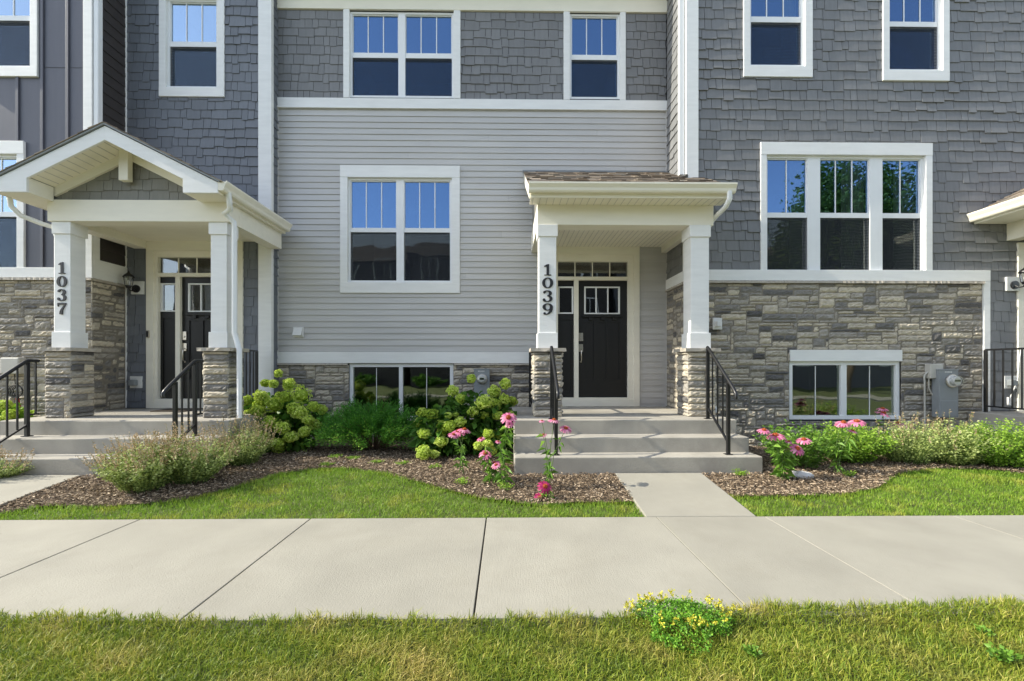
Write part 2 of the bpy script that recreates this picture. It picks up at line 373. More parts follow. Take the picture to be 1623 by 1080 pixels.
def stones(mb, T, u0,u1,z0,z1, holes=(), uh=.046, uw=.048, seed=0, relief=.03):
    rs = np.random.default_rng(seed); nh = max(1, round((z1-z0)/uh)); nw = max(1, round((u1-u0)/uw)); uh = (z1-z0)/nh; uw = (u1-u0)/nw
    occ = np.zeros((nh, nw), bool)
    for i in range(nh):
        j = 0
        while j < nw:
            if occ[i,j]: j += 1; continue
            h = int(rs.choice([1,2,2,3], p=[.36,.44,.12,.08])) if i < nh-1 else 1
            h = min(h, nh-i); w = int(rs.integers(4, 12)) if h < 3 else int(rs.integers(3,6))
            free = 0
            while free < w and j+free < nw and not occ[i,j+free]: free += 1
            w = free
            if j+w < nw and nw-(j+w) < 2: w = min(nw-j, w+nw-(j+w)) if not occ[i, j+w:].any() else w
            while h > 1 and occ[i:i+h, j:j+w].any(): h -= 1
            occ[i:i+h, j:j+w] = True
            g = .007
            a, b, c, d = u0+j*uw+g*.7, u0+(j+w)*uw-g*.7, z0+i*uh+g*.5, z0+(i+h)*uh-g*.5
            rn = float(np.clip(rs.beta(1.2,1.15), 0, 1)); dep = relief*(.45+.55*rs.random())
            for r in clip_rects(a,b,c,d, holes):
                nx = max(3, int((r[1]-r[0])/.035)+1); nz_ = 3 if (r[3]-r[2]) < .06 else 4
                us = np.linspace(r[0],r[1],nx+1); zs = np.linspace(r[2],r[3],nz_+1)
                vs = []
                for zi, zz in enumerate(zs):
                    for ui, uu in enumerate(us):
                        e = zi in (0,nz_) or ui in (0,nx)
                        dd = dep*(.25 if e else 1)+(rs.random()-.5)*(.008 if e else .016)
                        vs.append(T(uu+(0 if e else (rs.random()-.5)*.012), max(.002,dd), zz+(0 if e and zi in (0,nz_) and False else (rs.random()-.5)*.005)))
                base = len(vs)
                q = [(y*(nx+1)+x, y*(nx+1)+x+1, (y+1)*(nx+1)+x+1, (y+1)*(nx+1)+x) for y in range(nz_) for x in range(nx)]
                ring = [x for x in range(nx+1)]+[y*(nx+1)+nx for y in range(1,nz_+1)]+[nz_*(nx+1)+x for x in range(nx-1,-1,-1)]+[y*(nx+1) for y in range(nz_-1,0,-1)]
                rp = [(us[k%(nx+1)], zs[k//(nx+1)]) for k in ring]
                for (uu,zz) in rp: vs.append(T(uu,-.01,zz))
                L = len(ring)
                q += [(ring[k], base+k, base+(k+1)%L, ring[(k+1)%L]) for k in range(L)]
                mb.add(vs, q, rn)
            j += w
def caps(mb, T, u0,u1,z0,z1, d, seed=1):
    rs = np.random.default_rng(seed); u = u0
    while u < u1-.02:
        w = rs.uniform(.35,.6); b = min(u+w, u1)
        if u1-b < .12: b = u1
        n = max(2,int((b-u)/.03)); us = np.linspace(u, b-.003, n+1); vs = []
        for uu in us:
            e = d+(rs.random()-.5)*.012
            vs += [T(uu,-.01,z0+.004), T(uu,e,z0+(rs.random())*.006), T(uu,e-.004,z1-(rs.random())*.006), T(uu,-.01,z1)]
        q = [(4*i+k, 4*i+4+k, 4*i+4+(k+1)%4, 4*i+(k+1)%4) for i in range(n) for k in range(4)]+[(0,1,2,3),(4*n+3,4*n+2,4*n+1,4*n)]
        mb.add(vs, q); u = b

# ------------------------------------------------------------ windows
def rect_px(px0, py0, px1, py1, Y):
    xm = (px0+px1)/2
    return PX(px0,Y), PX(px1,Y), PZ(xm,py1,Y), PZ(xm,py0,Y)
def window(house, Y, outer, units, ztop, zr1, zr0, zbot, bars, hung=True, trim=True, topw=None, lab=None, trims=None, screens=True, up='glass', low='glass_low', w=.035):
    """outer trim rect px (x0,y0,x1,y1); units list of glass px ranges; z values in px rows"""
    X0,X1,Z0,Z1 = rect_px(*outer, Y)
    xm = (outer[0]+outer[2])/2
    zt, za, zb, zc = (PZ(xm, v, Y) for v in (ztop, zr1, zr0, zbot))
    gx0, gx1 = PX(units[0][0],Y), PX(units[-1][1],Y)
    fr = MB()
    YF_ = Y+.012                                     # face of the vinyl frame
    # vinyl frame: around all units + mullions
    def fbox(a,b,c,d,y0=YF_,y1=Y+.10): fr.box(a,b,y0,y1,c,d)
    fbox(gx0-w, gx1+w, zt, zt+w); fbox(gx0-w, gx1+w, zc-w, zc, YF_-.012)
    fbox(gx0-w, gx0, zc, zt); fbox(gx1, gx1+w, zc, zt)
    for u, v in zip(units[:-1], units[1:]): fbox(PX(u[1],Y), PX(v[0],Y), zc, zt)
    o = fr.build('window', 'vinyl', house, .003)
    if lab: o['label'] = lab
    if trims is None: trims = 'tblr'
    t = MB(); y0, y1 = Y-.032, Y+.02
    ix0, ix1, iz0, iz1 = gx0-w, gx1+w, zc-w, zt+w
    lo = iz0 if 'b' in trims else Z0; hi = iz1 if 't' in trims else Z1
    for key, bxs in (('t',(X0,X1,y0-.004,y1,iz1,Z1)),('b',(X0,X1,y0-.002,y1,Z0,iz0)),('l',(X0,ix0,y0,y1,lo,hi)),('r',(ix1,X1,y0,y1,lo,hi))):
        if key in trims: t = MB(); t.box(*bxs); t.build('trim', 'whiteh' if key in 'tb' else 'white', o, .003)
    if hung:
        rl = MB()
        for u, v in units:
            a, b = PX(u,Y), PX(v,Y)
            rl.box(a, b, Y+.02, Y+.07, zb, za)                     # meeting rail
            rl.box(a, a+.012, Y+.03, Y+.075, za, zt); rl.box(b-.012, b, Y+.03, Y+.075, za, zt)
            rl.box(a, b, Y+.032, Y+.075, zt-.014, zt)
        rl.build('meeting_rail', 'vinyl', o, .002)
    for (u, v), nb in zip(units, bars):
        a, b = PX(u,Y), PX(v,Y)
        g = MB()
        if hung:
            g.box(a, b, Y+.05, Y+.053, za, zt); g.build('pane', up, o)
            g = MB(); g.box(a, b, Y+.072, Y+.075, zc, zb); g.build('pane', low, o)
            if screens:
                s = MB(); s.box(a+.006, b-.006, Y+.0235, Y+.0245, zc+.004, zb); s.build('insect_screen', 'screen', o)
        else:
            g.box(a, b, Y+.05, Y+.053, zc, zt); g.build('pane', low, o)
        if nb:
            m = MB()
            for k in range(nb):
                q = a+(b-a)*(k+1)/(nb+1); hw = .0075 if hung else .0045; m.box(q-hw, q+hw, Y+.041, Y+.0485, za if hung else zc, zt-.014)
            m.build('muntin', 'vinyl', o)
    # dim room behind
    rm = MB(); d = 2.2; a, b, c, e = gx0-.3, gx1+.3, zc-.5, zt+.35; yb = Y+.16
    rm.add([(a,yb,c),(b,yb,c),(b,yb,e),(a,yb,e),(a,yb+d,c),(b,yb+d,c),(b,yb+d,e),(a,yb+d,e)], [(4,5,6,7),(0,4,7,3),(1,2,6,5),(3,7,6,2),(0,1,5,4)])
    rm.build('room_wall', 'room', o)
    return (gx0-w-.001, gx1+w+.001, zc-w-.001, zt+w+.001), (X0,X1,Z0,Z1), o
def curtain(parent, x0, x1, z0, z1, Y, amp=.02, n=5, m='curtain', slant=0):
    c = MB(); k = 40; vs = []
    for i in range(k+1):
        t = i/k; x = x0+(x1-x0)*t; y = Y+amp*math.sin(t*n*2*math.pi)
        vs += [(x, y, z0), (x+slant, y, z1), (x+slant, y+.004, z1), (x, y+.004, z0)]
    c.add(vs, [(4*i+q, 4*i+4+q, 4*i+4+(q+1)%4, 4*i+(q+1)%4) for i in range(k) for q in range(4)], smooth=False)
    return c.build('curtain' if m == 'curtain' else 'pale_sheet', m, parent)

YM, YL, YF, YR = 7.40, 7.20, 6.62, 6.57
TOP = 9.2
XL1 = PX(200, YL)      # return wall of the far left house
XM0 = PX(439, YM)      # left end of lap siding
XM1 = PX(1057, YM)     # right end of lap siding = return wall of the right house
# ============================================================ ground
def ground():
    g = MB()
    ys = [-60,-30,-10,0,1.5,2.3,3.9,4.2,4.5,4.8,5.0,5.4,5.9,6.4,6.8,8,20,60,160]; xs = [-160,-60,-20,-10,-6,-3,0,3,6,10,20,60,160]
    v = [(x,y,float(gz(x,y))-.045) for y in ys for x in xs]; n = len(xs)
    g.add(v, [(j*n+i, j*n+i+1, (j+1)*n+i+1, (j+1)*n+i) for j in range(len(ys)-1) for i in range(n-1)], .5)
    return tag(g.build('ground', 'lawn_soil'), kind='structure')
ground()
SW0, SW1 = 2.31, 3.85
jx = [-10.8,-9.25,-7.7,-6.15,-4.66,-3.17,-1.70,-.17,1.325,2.285,3.97,5.5,7.0,8.5,10]
def slab(mb, x0,x1,y0,y1,z0,z1): mb.box(x0,x1,y0,y1,z0,z1)
s = MB()
jw = lambda x: .0055 if x < 1 else (.003 if x < 2 else .0018)
for a, b in zip(jx[:-1], jx[1:]): s.box(a+jw(a),b-jw(b),SW0,SW1,-.12,0)
tag(s.build('sidewalk', 'concrete', None, .003), kind='structure')
s = MB(); s.box(-10.8,10,SW0+.01,SW1-.01,-.13,-.016); tag(s.build('joint_filler', 'joint'), kind='structure')
def path(x0, x1):
    s = MB(); yy = [SW1+.006, 4.955]
    for a, b in zip(yy[:-1], yy[1:]):
        za, zb = float(gz(0,a)), float(gz(0,b))
        s.hexa([(x0,a,-.1),(x1,a,-.1),(x0,b-.006,-.1),(x1,b-.006,-.1),(x0,a,.003),(x1,a,.003),(x0,b-.006,zb+.012),(x1,b-.006,zb+.012)])
    return tag(s.build('path', 'concrete', None, .008), kind='structure')
PA = [(1.235,2.215),(-5.75,-4.72),(8.0,9.0)]
for a, b in PA: path(a, b)
# lawn / bed border on the far side of the sidewalk, as ground points
bl = [G(*p) for p in [(-160,812),(0,808),(60,797),(130,797),(200,797),(300,785),(370,769),(440,748),(500,740),(560,740),(620,749),(700,771),(760,786),(830,795),(880,797),(960,793),(1010,793)]]
br = [G(*p) for p in [(1150,786),(1280,785),(1340,783),(1390,773),(1420,751),(1480,744),(1560,746),(1623,752),(1760,756)]]
bx = [p[0] for p in bl]+[p[0] for p in br]; by = [p[1] for p in bl]+[p[1] for p in br]
o_ = np.argsort(bx); bx = np.array(bx)[o_]; by = np.array(by)[o_]
def border(x): return np.interp(x, bx, by)
# mulch bed sheet + chips
b = MB(); xs = np.linspace(-9,9.5,180); vs = []; rows = 24
for x in xs:
    yb = float(border(x))-.02
    for k in range(rows+1):
        y = yb+(7.5-yb)*k/rows; vs.append((x,y,float(gz(x,y))-.012+.012*math.sin(x*9+y*5)*math.sin(y*11)+random.uniform(-.006,.006)))
b.add(vs, [(i*(rows+1)+k,(i+1)*(rows+1)+k,(i+1)*(rows+1)+k+1,i*(rows+1)+k+1) for i in range(len(xs)-1) for k in range(rows)], .1)
tag(b.build('mulch_bed', 'soil'), kind='structure')
def onpath(x, y, m=0.): 
    r = np.zeros(len(x), bool)
    for a, b_ in PA: r |= (x>a-m)&(x<b_+m)&(y<5.0)
    return r
STEPS = [(.10,2.93),(-6.28,-3.46),(6.97,9.8)]
def onsteps(x, y):
    r = np.zeros(len(x), bool)
    for a, b_ in STEPS: r |= (x>a)&(x<b_)&(y>4.95)
    return r
def chips():
    n = 120000; x = rng.uniform(-6.6,8.2,n); y = rng.uniform(3.95,6.5,n); k = (y>border(x)-.03)&~onpath(x,y,.0)&~onsteps(x,y); k &= rng.random(n) < np.clip(1.4-(y-4.0)*.35, .35, 1)
    x, y = x[k], y[k]; n = len(x); z = gz(x,y)+rng.uniform(-.006,.02,n)
    a = rng.uniform(0,6.28,n); L = rng.uniform(.004,.019,n)[:,None]; W = rng.uniform(.0015,.0045,n)[:,None]
    d = np.stack([np.cos(a),np.sin(a),rng.uniform(-.45,.45,n)],1); sdv = np.stack([-np.sin(a),np.cos(a),rng.uniform(-.5,.5,n)],1)
    c = np.stack([x,y,z],1); h = np.array([0,0,.004])
    v = np.stack([c-d*L-sdv*W, c+d*L-sdv*W, c+d*L+sdv*W, c-d*L+sdv*W, c-d*L*.9-sdv*W+h, c+d*L*.9-sdv*W+h, c+d*L+sdv*W+h, c-d*L+sdv*W+h],1).reshape(-1,3)
    i = np.arange(n)[:,None]*8
    f = np.vstack([i+np.array(q) for q in [(4,5,6,7),(0,1,5,4),(2,3,7,6),(1,2,6,5),(3,0,4,7)]]); r = rng.random(n)
    m = MB(); m.add(v, f, np.tile(r,5)); tag(m.build('mulch_chips','mulch'), kind='stuff')
chips()
def grass(name, m, xr, yr, n, keep, h=(.03,.06), w=.0022, lean=.5, zf=gz, dz=-.02):
    x = rng.uniform(*xr,n); y = rng.uniform(*yr,n); k = keep(x,y); x, y = x[k], y[k]; n = len(x)
    clump = .5+.5*np.sin(x*7+np.sin(y*9)*2)*np.sin(y*8+x*3)
    z = zf(x,y)+dz; H = rng.uniform(*h,n)*(.75+.4*clump); a = rng.uniform(0,6.28,n); l = np.abs(rng.normal(0,lean,n))+.1
    d = np.stack([np.cos(a)*l, np.sin(a)*l, np.ones(n)],1); d /= np.linalg.norm(d,axis=1,keepdims=True)
    b_ = a+rng.uniform(-1,1,n)+1.57; s_ = np.stack([np.cos(b_),np.sin(b_),np.zeros(n)],1)*(w*rng.uniform(.7,1.4,n))[:,None]
    p = np.stack([x,y,z],1); H = H[:,None]
    mid = p+d*H*.55; tip = p+d*H+np.stack([np.cos(a)*l,np.sin(a)*l,-.3*l],1)*H*.5
    v = np.stack([p-s_,p+s_,mid+s_*.8,mid-s_*.8,tip],1).reshape(-1,3); i = np.arange(n)[:,None]*5
    r = np.clip(rng.beta(2,2,n)*.8+.25*clump-.02,0,1)
    g = MB(); g.add(v, i+np.array([0,1,2,3]), r); g.add(np.zeros((0,3)), (i+np.array([3,2,4]))-g.n, r)
    return tag(g.build(name, m), kind='stuff')
ground_far = grass('grass','grass_green',(-7.4,8.6),(3.86,5.6),190000,lambda x,y:(y<border(x)+.015*np.sin(x*31)+.01*np.sin(x*77))&~onpath(x,y,-.0)&(y>SW1-.004+.012*np.sin(x*13)+.008*np.sin(x*47)), (.028,.050))
grass('grass','grass_dry',(-3.6,3.8),(.9,2.48),205000,lambda x,y:(y<np.interp(x,[-2.9,-1.8,-.3,.9,1.4,3.0],[2.385,2.33,2.315,2.33,2.40,2.42])-.03+.010*np.sin(x*5.3)+.012*np.sin(x*23)+.012*np.sin(x*61)+.02*rng.random(len(x))), (.025,.058), .0020, .8, lambda x,y:np.clip((y-2.20)/.09,0,1)*.024+np.where(y>SW0,.006,0))

# ============================================================ steps
def steps(x0, x1, label, yback, front=True):
    root = thing('entry_steps', ((x0+x1)/2, 5.53, .1), label, 'steps', 'concrete entry steps')
    Z = .653
    s = MB(); s.box(x0,x1,5.53,yback,-.05,Z); s.build('landing','stepconc',root,.012)
    s = MB(); s.box(x0-.002,x1+.002,5.25,5.533,-.05,Z-.178); s.build('step','stepconc',root,.012)
    s = MB(); s.box(x0-.004,x1+.004,4.97,5.253,-.05,Z-.356); s.build('step','stepconc',root,.012)
    return root
steps(.10,2.93,'three concrete steps and landing before the black door numbered 1039',YM-.03)
steps(-6.28,-3.46,'concrete steps and landing under the gabled porch numbered 1037',YL-.03)
steps(6.97,9.8,'concrete landing at the right edge of the photo, beside the big meter box',YR-.03)

# ============================================================ houses
# ---- middle house
def zbm(v, x=650): return PZ(x, v, YM)
hm = thing('townhouse', ((XM0+XM1)/2, YM, .1), 'pale grey lap-sided townhouse section with the 1039 door', 'townhouse')
holes_m, outs_m = [], []
def addw(lst_h, lst_o, *a, **k):
    h, o, ob = window(*a, **k); lst_h.append(h); lst_o.append(o); return ob
wA = addw(holes_m, outs_m, hm, YM, (545,14,730,157), [(558,631),(642,716)], 22,83,91,152, (2,2), low='glass_blue_sky', trims='lr', lab='paired upper window with blue sky in its top panes')
wB = addw(holes_m, outs_m, hm, YM, (893,18,991,160), [(906,979)], 25,86,94,154, (2,), low='glass_blue_sky', trims='lr', lab='single upper window near the right house')
wC = addw(holes_m, outs_m, hm, YM, (540,264,729,465), [(555,628),(640,713)], 286,361,368,445, (2,2), lab='paired window in the lap siding')
wD = addw(holes_m, outs_m, hm, YM, (553,577,719,668), [(559,632),(638,713)], 582,600,600,660, (1,1), hung=False, w=.058, low='glass_base', trims='', lab='low wide basement window behind the juniper')
# door placed with measures in metres; origin = lower left of the slab
DX, DZ = PX(917.5,YM), .653+.125
def door(house, Y, x, z, yin, label):
    u = 1/94.06
    def X(px): return x+(px-917.5)*u
    def Zp(py): return z+(629-py)*u
    cs = MB(); L, Rr = 868, 1013.5
    y0 = Y-.035
    cs.box(X(L),X(Rr),y0-.003,Y+.02,Zp(406),Zp(389.5)); cs.box(X(L),X(879),y0,Y+.02,Zp(646),Zp(406)); cs.box(X(1004),X(Rr),y0,Y+.02,Zp(646),Zp(406))
    cs.box(X(879),X(1004),y0+.004,Y+.05,Zp(646),Zp(635))
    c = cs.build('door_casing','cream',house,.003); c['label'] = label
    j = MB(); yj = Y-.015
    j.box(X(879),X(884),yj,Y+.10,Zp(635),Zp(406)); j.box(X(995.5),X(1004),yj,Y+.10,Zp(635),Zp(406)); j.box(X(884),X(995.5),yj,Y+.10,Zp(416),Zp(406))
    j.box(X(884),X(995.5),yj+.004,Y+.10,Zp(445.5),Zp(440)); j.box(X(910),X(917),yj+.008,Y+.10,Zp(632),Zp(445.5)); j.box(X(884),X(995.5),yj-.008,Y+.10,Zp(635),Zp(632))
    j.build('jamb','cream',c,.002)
    tp = MB(); tp.box(X(884),X(995.5),Y+.05,Y+.053,Zp(440),Zp(416)); tp.build('transom_pane','glass_door',c)
    t = MB()
    for k in (1,2,3): q = 884+111.5*k/4; t.box(X(q)-.008,X(q)+.008,Y+.038,Y+.049,Zp(440),Zp(416))
    t.build('transom_bar','cream',c)
    # sidelite and door slab
    def leaf(name, a, b, win, panels):
        wx0,wx1,wz0,wz1 = X(win[0]),X(win[1]),Zp(win[3]),Zp(win[2])
        d = MB(); yd = Y+.045
        for r in clip_rects(X(a),X(b),Zp(632),Zp(445.5),[(wx0,wx1,wz0,wz1)]+[(X(p[0]),X(p[1]),Zp(p[3]),Zp(p[2])) for p in panels]): d.box(r[0],r[1],yd,yd+.04,r[2],r[3])
        for p in panels: d.box(X(p[0]),X(p[1]),yd+.014,yd+.03,Zp(p[3]),Zp(p[2]))
        o = d.build(name,'blackdoor',house)
        g = MB(); g.box(wx0,wx1,yd+.015,yd+.018,wz0,wz1); g.build('pane','glass_door',o)
        f = MB(); q = .022; y_ = yd-.012
        f.box(wx0-.004,wx1+.004,y_,yd+.014,wz1-q,wz1); f.box(wx0-.004,wx1+.004,y_,yd+.014,wz0,wz0+q); f.box(wx0-.004,wx0+q,y_,yd+.014,wz0+q,wz1-q); f.box(wx1-q,wx1+.004,y_,yd+.014,wz0+q,wz1-q)
        if win[1]-win[0] > 40:
            for k in (1,2): m = wx0+(wx1-wx0)*k/3; f.box(m-.010,m+.010,y_+.003,yd+.014,wz0+q,wz1-q)
        f.build('window_frame','vinyl',o,.002)
        return o
    leaf('sidelight',884,910,(885,909,455,498.5),[(888,906,508,622)])
    o = leaf('front_door',917,995.5,(927,983.5,455,499),[(928,942,512,603),(949,962,512,603),(969,983,512,603)])
    sh = MB(); yd = Y+.045
    sh.box(X(924),X(987),yd-.04,yd+.005,Zp(504),Zp(501))
    for q in (934,953,972): sh.box(X(q),X(q+6),yd-.03,yd+.004,Zp(508.5),Zp(504))
    sh.build('dentil_shelf','blackdoor',o,.002)
    h = MB(); h.box(X(918),X(924.5),yd-.018,yd+.002,Zp(542),Zp(529)); h.disc((X(921.2),yd-.017,Zp(537)),.016,-.012); h.build('deadbolt','steel',o,.004)
    h = MB(); h.box(X(918),X(924.5),yd-.012,yd+.002,Zp(559),Zp(547)); h.tube([(X(921.5),yd-.012,Zp(555)),(X(921.5),yd-.05,Zp(557)),(X(921.5),yd-.055,Zp(566)),(X(921.5),yd-.045,Zp(573)),(X(921.5),yd-.005,Zp(575))],.009); h.disc((X(921.3),yd-.01,Zp(575)),.014,.012)
    h.build('handle','steel',o,.003)
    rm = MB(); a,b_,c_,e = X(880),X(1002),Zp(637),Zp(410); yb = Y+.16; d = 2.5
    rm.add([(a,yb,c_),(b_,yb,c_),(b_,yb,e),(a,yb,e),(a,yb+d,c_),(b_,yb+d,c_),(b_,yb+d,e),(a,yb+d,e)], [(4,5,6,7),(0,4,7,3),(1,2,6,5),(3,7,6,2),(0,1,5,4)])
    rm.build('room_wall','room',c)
    return (X(868)+.002,X(1013.5)-.002,Zp(646),Zp(389.5)-.002)
# 0.653 is the landing; the casing's foot stands on it
door_hole = door(hm, YM, DX, .655+17/94.06, 0, 'door casing with a four-light transom')
holes_m.append(door_hole); outs_m.append(door_hole)
T = to_front(YM)
zf0, zf1 = zbm(18), zbm(-4)                 # frieze
zb0, zb1 = zbm(173), zbm(158)               # band between storeys
zs0, zs1 = zbm(576), zbm(558)               # band above the stone
m = MB(); backing(m, T, XM0-.3, XM1+.3, -.1, TOP, holes_m); m.build('wall','shade_backing',hm)
m = MB(); siding(m, T, XM0+.03, XM1-.02, zs1+.005, zb0-.02, outs_m); siding(m, T, XM0+.03, XM1-.02, .5, zs1-.002, [(XM0-1,PX(842,YM),-1,zs1)]+outs_m); m.build('lap_siding','siding',hm)
m = MB(); shakes(m, T, XM0+.02, XM1-.02, zb1, zf0, outs_m); m.build('shake_siding','shake_right',hm)
t = MB(); t.box(XM0+.0,XM1-.001,YM-.034,YM,zb0,zb1); t.box(XM0,XM1-.001,YM-.045,YM-.002,zb0-.014,zb0-.001); t.build('band_board','whiteh',hm,.003)
t = MB(); t.box(XM0+.0,XM1-.001,YM-.038,YM,zf0,zf1+.10); t.build('frieze_board','cream',hm,.003)
t = MB(); t.box(XM0+.0,PX(842,YM),YM-.034,YM,zs0,zs1); t.build('band_board','whiteh',hm,.003)
t = MB(); t.box(XM0,XM0+.03,YM-.03,YM,zs1,zb0-.014); t.box(XM1-.02,XM1-.001,YM-.03,YM,.66,zb0-.014); t.build('siding_edge_trim','siding',hm)
m = MB()
for r0_ in clip_rects(XM0+.01,PX(842,YM),.05,zs0-.03,holes_m): hexa_on(m, T, r0_[0],r0_[1],r0_[2],r0_[3], .007,.007)
m.build('mortar','mortar',hm)
m = MB(); stones(m, T, XM0+.01, PX(842,YM), .05, zs0-.03, holes_m, seed=3); m.build('stone_veneer','stone',hm)
m = MB(); caps(m, T, XM0+.01, PX(552,YM), zs0-.035, zs0-.002, .05, 2); caps(m, T, PX(720,YM), PX(842,YM), zs0-.035, zs0-.002, .05, 3); m.build('stone_cap','stonecap',hm)
# eave of the middle house
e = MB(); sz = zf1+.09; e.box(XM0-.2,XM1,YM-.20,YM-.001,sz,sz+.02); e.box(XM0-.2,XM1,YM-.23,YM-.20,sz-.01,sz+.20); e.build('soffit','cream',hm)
e = MB(); 
for k in range(70):
    x = XM0+.05+k*.0945
    if x < XM1-.02: e.box(x,x+.006,YM-.195,YM-.04,sz-.0035,sz+.001)
e.build('soffit_groove','beige_box',hm)
e = MB(); e.box(XM0-.2,XM1,YM-.34,YM-.235,sz+.06,sz+.2); e.build('gutter','cream',hm,.02)
def roofslope(mb, p0, ux, uy, W, L, row=.14):   # tabs; ux across, uy up the slope (unit vecs)
    p0, ux, uy = Vector(p0), Vector(ux).normalized(), Vector(uy).normalized(); nn = ux.cross(uy).normalized()
    if nn.z < 0: nn = -nn
    j = 0
    while j*row < L:
        u = -random.random()*.15
        while u < W:
            w = random.choice([.10,.13,.16,.2]); a, b = max(0,u), min(W,u+w-.003)
            if b > a:
                l0, l1 = j*row-random.choice([0,0,.01,.02]), min(L,(j+1)*row); th = .010+random.choice([0,.007])
                q = [p0+ux*x_+uy*y_+nn*t_ for (x_,y_,t_) in ((a,l0,0),(b,l0,0),(a,l1,0),(b,l1,0),(a,l0,th),(b,l0,th),(a,l1,.003),(b,l1,.003))]
                mb.hexa([tuple(x_) for x_ in q])
            u += w
        j += 1
r_ = MB(); r_.prism([(XM0-.2,YM-.28,sz+.21),(XM0-.2,YM+4,sz+2.0),(XM0-.2,YM+4,sz+1.9),(XM0-.2,YM-.23,sz+.2)], (XM1-XM0+.2,0,0)); r_.build('roof','roof',hm)

# ---- right house
hr = thing('townhouse', (5.5, YR, .1), 'grey shake townhouse section over dry-stacked stone on the right', 'townhouse')
holes_r, outs_r = [], []
wE = addw(holes_r, outs_r, hr, YR, (1177,-125,1286,124), [(1191,1271)], -62,25,34,103, (2,), low='glass_blue_sky', lab='upper left window of the shake wall')
wF = addw(holes_r, outs_r, hr, YR, (1397,-118,1502,130), [(1411,1488)], -52,33,41,110, (2,), low='glass_blue_sky', lab='upper right window of the shake wall')
wG = addw(holes_r, outs_r, hr, YR, (1204,228,1475,430), [(1217,1281),(1301,1380),(1400,1461)], 251,337,345,428, (1,2,1), trims='tlr', lab='triple window reflecting a tree')
wH = addw(holes_r, outs_r, hr, YR, (1250,555,1427,668), [(1257,1334),(1343,1421)], 579,600,600,659, (1,1), hung=False, w=.058, low='glass_base', trims='t', lab='low basement window in the stone wall')
T = to_front(YR); TS = to_side(XM1, -1)
zr = lambda v: PZ(1350, v, YR)
zc1, zc0 = zr(429), zr(446)
XE = PX(1566,YR); XT = PX(1556,YR); XRE = 10.5
dc = PX(1610,YR)       # casing of the door beyond the frame
m = MB(); backing(m, T, XM1, XRE, -.1, TOP, holes_r); m.box(XM1, XM1+.15, YR+.15, YM+.3, -.1, TOP); m.build('wall','shade_backing',hr)
m = MB(); shakes(m, T, XM1+.10, XRE, zc1, TOP, outs_r); shakes(m, T, XE, dc, .66, zc1, outs_r); m.build('shake_siding','shake_right',hr)
m = MB(); shakes(m, TS, YR+.11, YM-.03, zc1, TOP); m.build('return_shake_siding','shake_right',hr)
t = MB(); t.box(XM1-.025, XM1+.16, YR-.03, YR, zc1, TOP); t.box(XM1-.025, XM1-.0, YR+.0, YR+.11, zc1, TOP); t.build('corner_board','white',hr,.003)
t = MB(); t.box(XM1-.03, XE, YR-.036, YR, zc0, zc1); t.box(XT, XE, YR-.034, YR, .62, zc0-.001); t.build('band_board','whiteh',hr,.003)
t = MB(); t.box(XM1-.035, XM1, YR+.001, YM-.035, zc0, zc1); t.build('return_band_board','white',hr,.003)
m = MB()
for r0_ in clip_rects(XM1,XT-.002,.02,zc0-.04,[(outs_r[3][0],outs_r[3][1],outs_r[3][2],outs_r[3][3])]+holes_r): hexa_on(m, T, r0_[0],r0_[1],r0_[2],r0_[3], .007,.007)
m.build('mortar','mortar',hr)
m = MB(); stones(m, T, XM1-.02, XT, .02, zc0-.04, [(outs_r[3][0],outs_r[3][1],outs_r[3][2]-.0,outs_r[3][3])]+holes_r, seed=11); m.build('stone_veneer','stone',hr)
m = MB()
for r0_ in clip_rects(YR+.0,YM-.03,.1,zc0-.04,[]): hexa_on(m, TS, r0_[0],r0_[1],r0_[2],r0_[3], .012,.012)
m.build('mortar','mortar',hr)
m = MB(); stones(m, TS, YR-.02, YM-.03, .1, zc0-.04, [], seed=12, relief=.03); m.build('return_stone_veneer','stone',hr)
m = MB(); caps(m, T, XM1-.04, XT-.002, zc0-.042, zc0-.003, .055, 5); caps(m, TS, YR+.0, YM-.03, zc0-.042, zc0-.003, .05, 6); m.build('stone_cap','stonecap',hr)
t = MB(); zd = .655
t.box(dc, dc+.12, YR-.035, YR+.02, zd, zd+2.55); t.box(dc+.12, dc+1.5, YR-.035, YR+.02, zd+2.40, zd+2.55); c_ = t.build('door_casing','cream',hr,.003)
t = MB(); t.box(dc+.12, dc+.17, YR-.015, YR+.03, zd, zd+2.40); t.box(dc+.17, dc+1.5, YR-.014, YR+.03, zd+2.15, zd+2.20); t.build('jamb','cream',c_)
t = MB(); t.box(dc+.17, dc+1.5, YR+.001, YR+.04, zd+.02, zd+2.15); t.build('front_door','blackdoor',hr)
# downspout at the recess corner
dsp = MB(); dsp.box(XM1-.115, XM1-.035, YR+.005, YR+.07, PZ(1085,277,YR), TOP); dsp.build('downspout','vinyl',hr,.008)
dsp = MB(); dsp.tube([(XM1-.075,YR+.035,PZ(1085,279,YR)),(XM1-.03,YR-.06,PZ(1085,279,YR)-.03)],.028,10); dsp.build('downspout_outlet','black',hr)
# curtains seen through the panes
def wx(px): return PX(px,YR)
curtain(wG, wx(1262),wx(1282),zr(440),zr(245),YR+.15); curtain(wG, wx(1345),wx(1382),zr(440),zr(245),YR+.15); curtain(wG, wx(1430),wx(1465),zr(440),zr(245),YR+.15)
curtain(wE, wx(1249),wx(1272),zr(125),zr(-70),YR+.15); curtain(wF, wx(1458),wx(1490),zr(125),zr(-60),YR+.15)
curtain(wE, wx(1214),wx(1243),zr(110),zr(69),YR+.10,.0,1,'dcurtain',.02); curtain(wF, wx(1430),wx(1456),zr(112),zr(77),YR+.10,.0,1,'dcurtain',.02)  # flat pale sheets set behind the lower panes

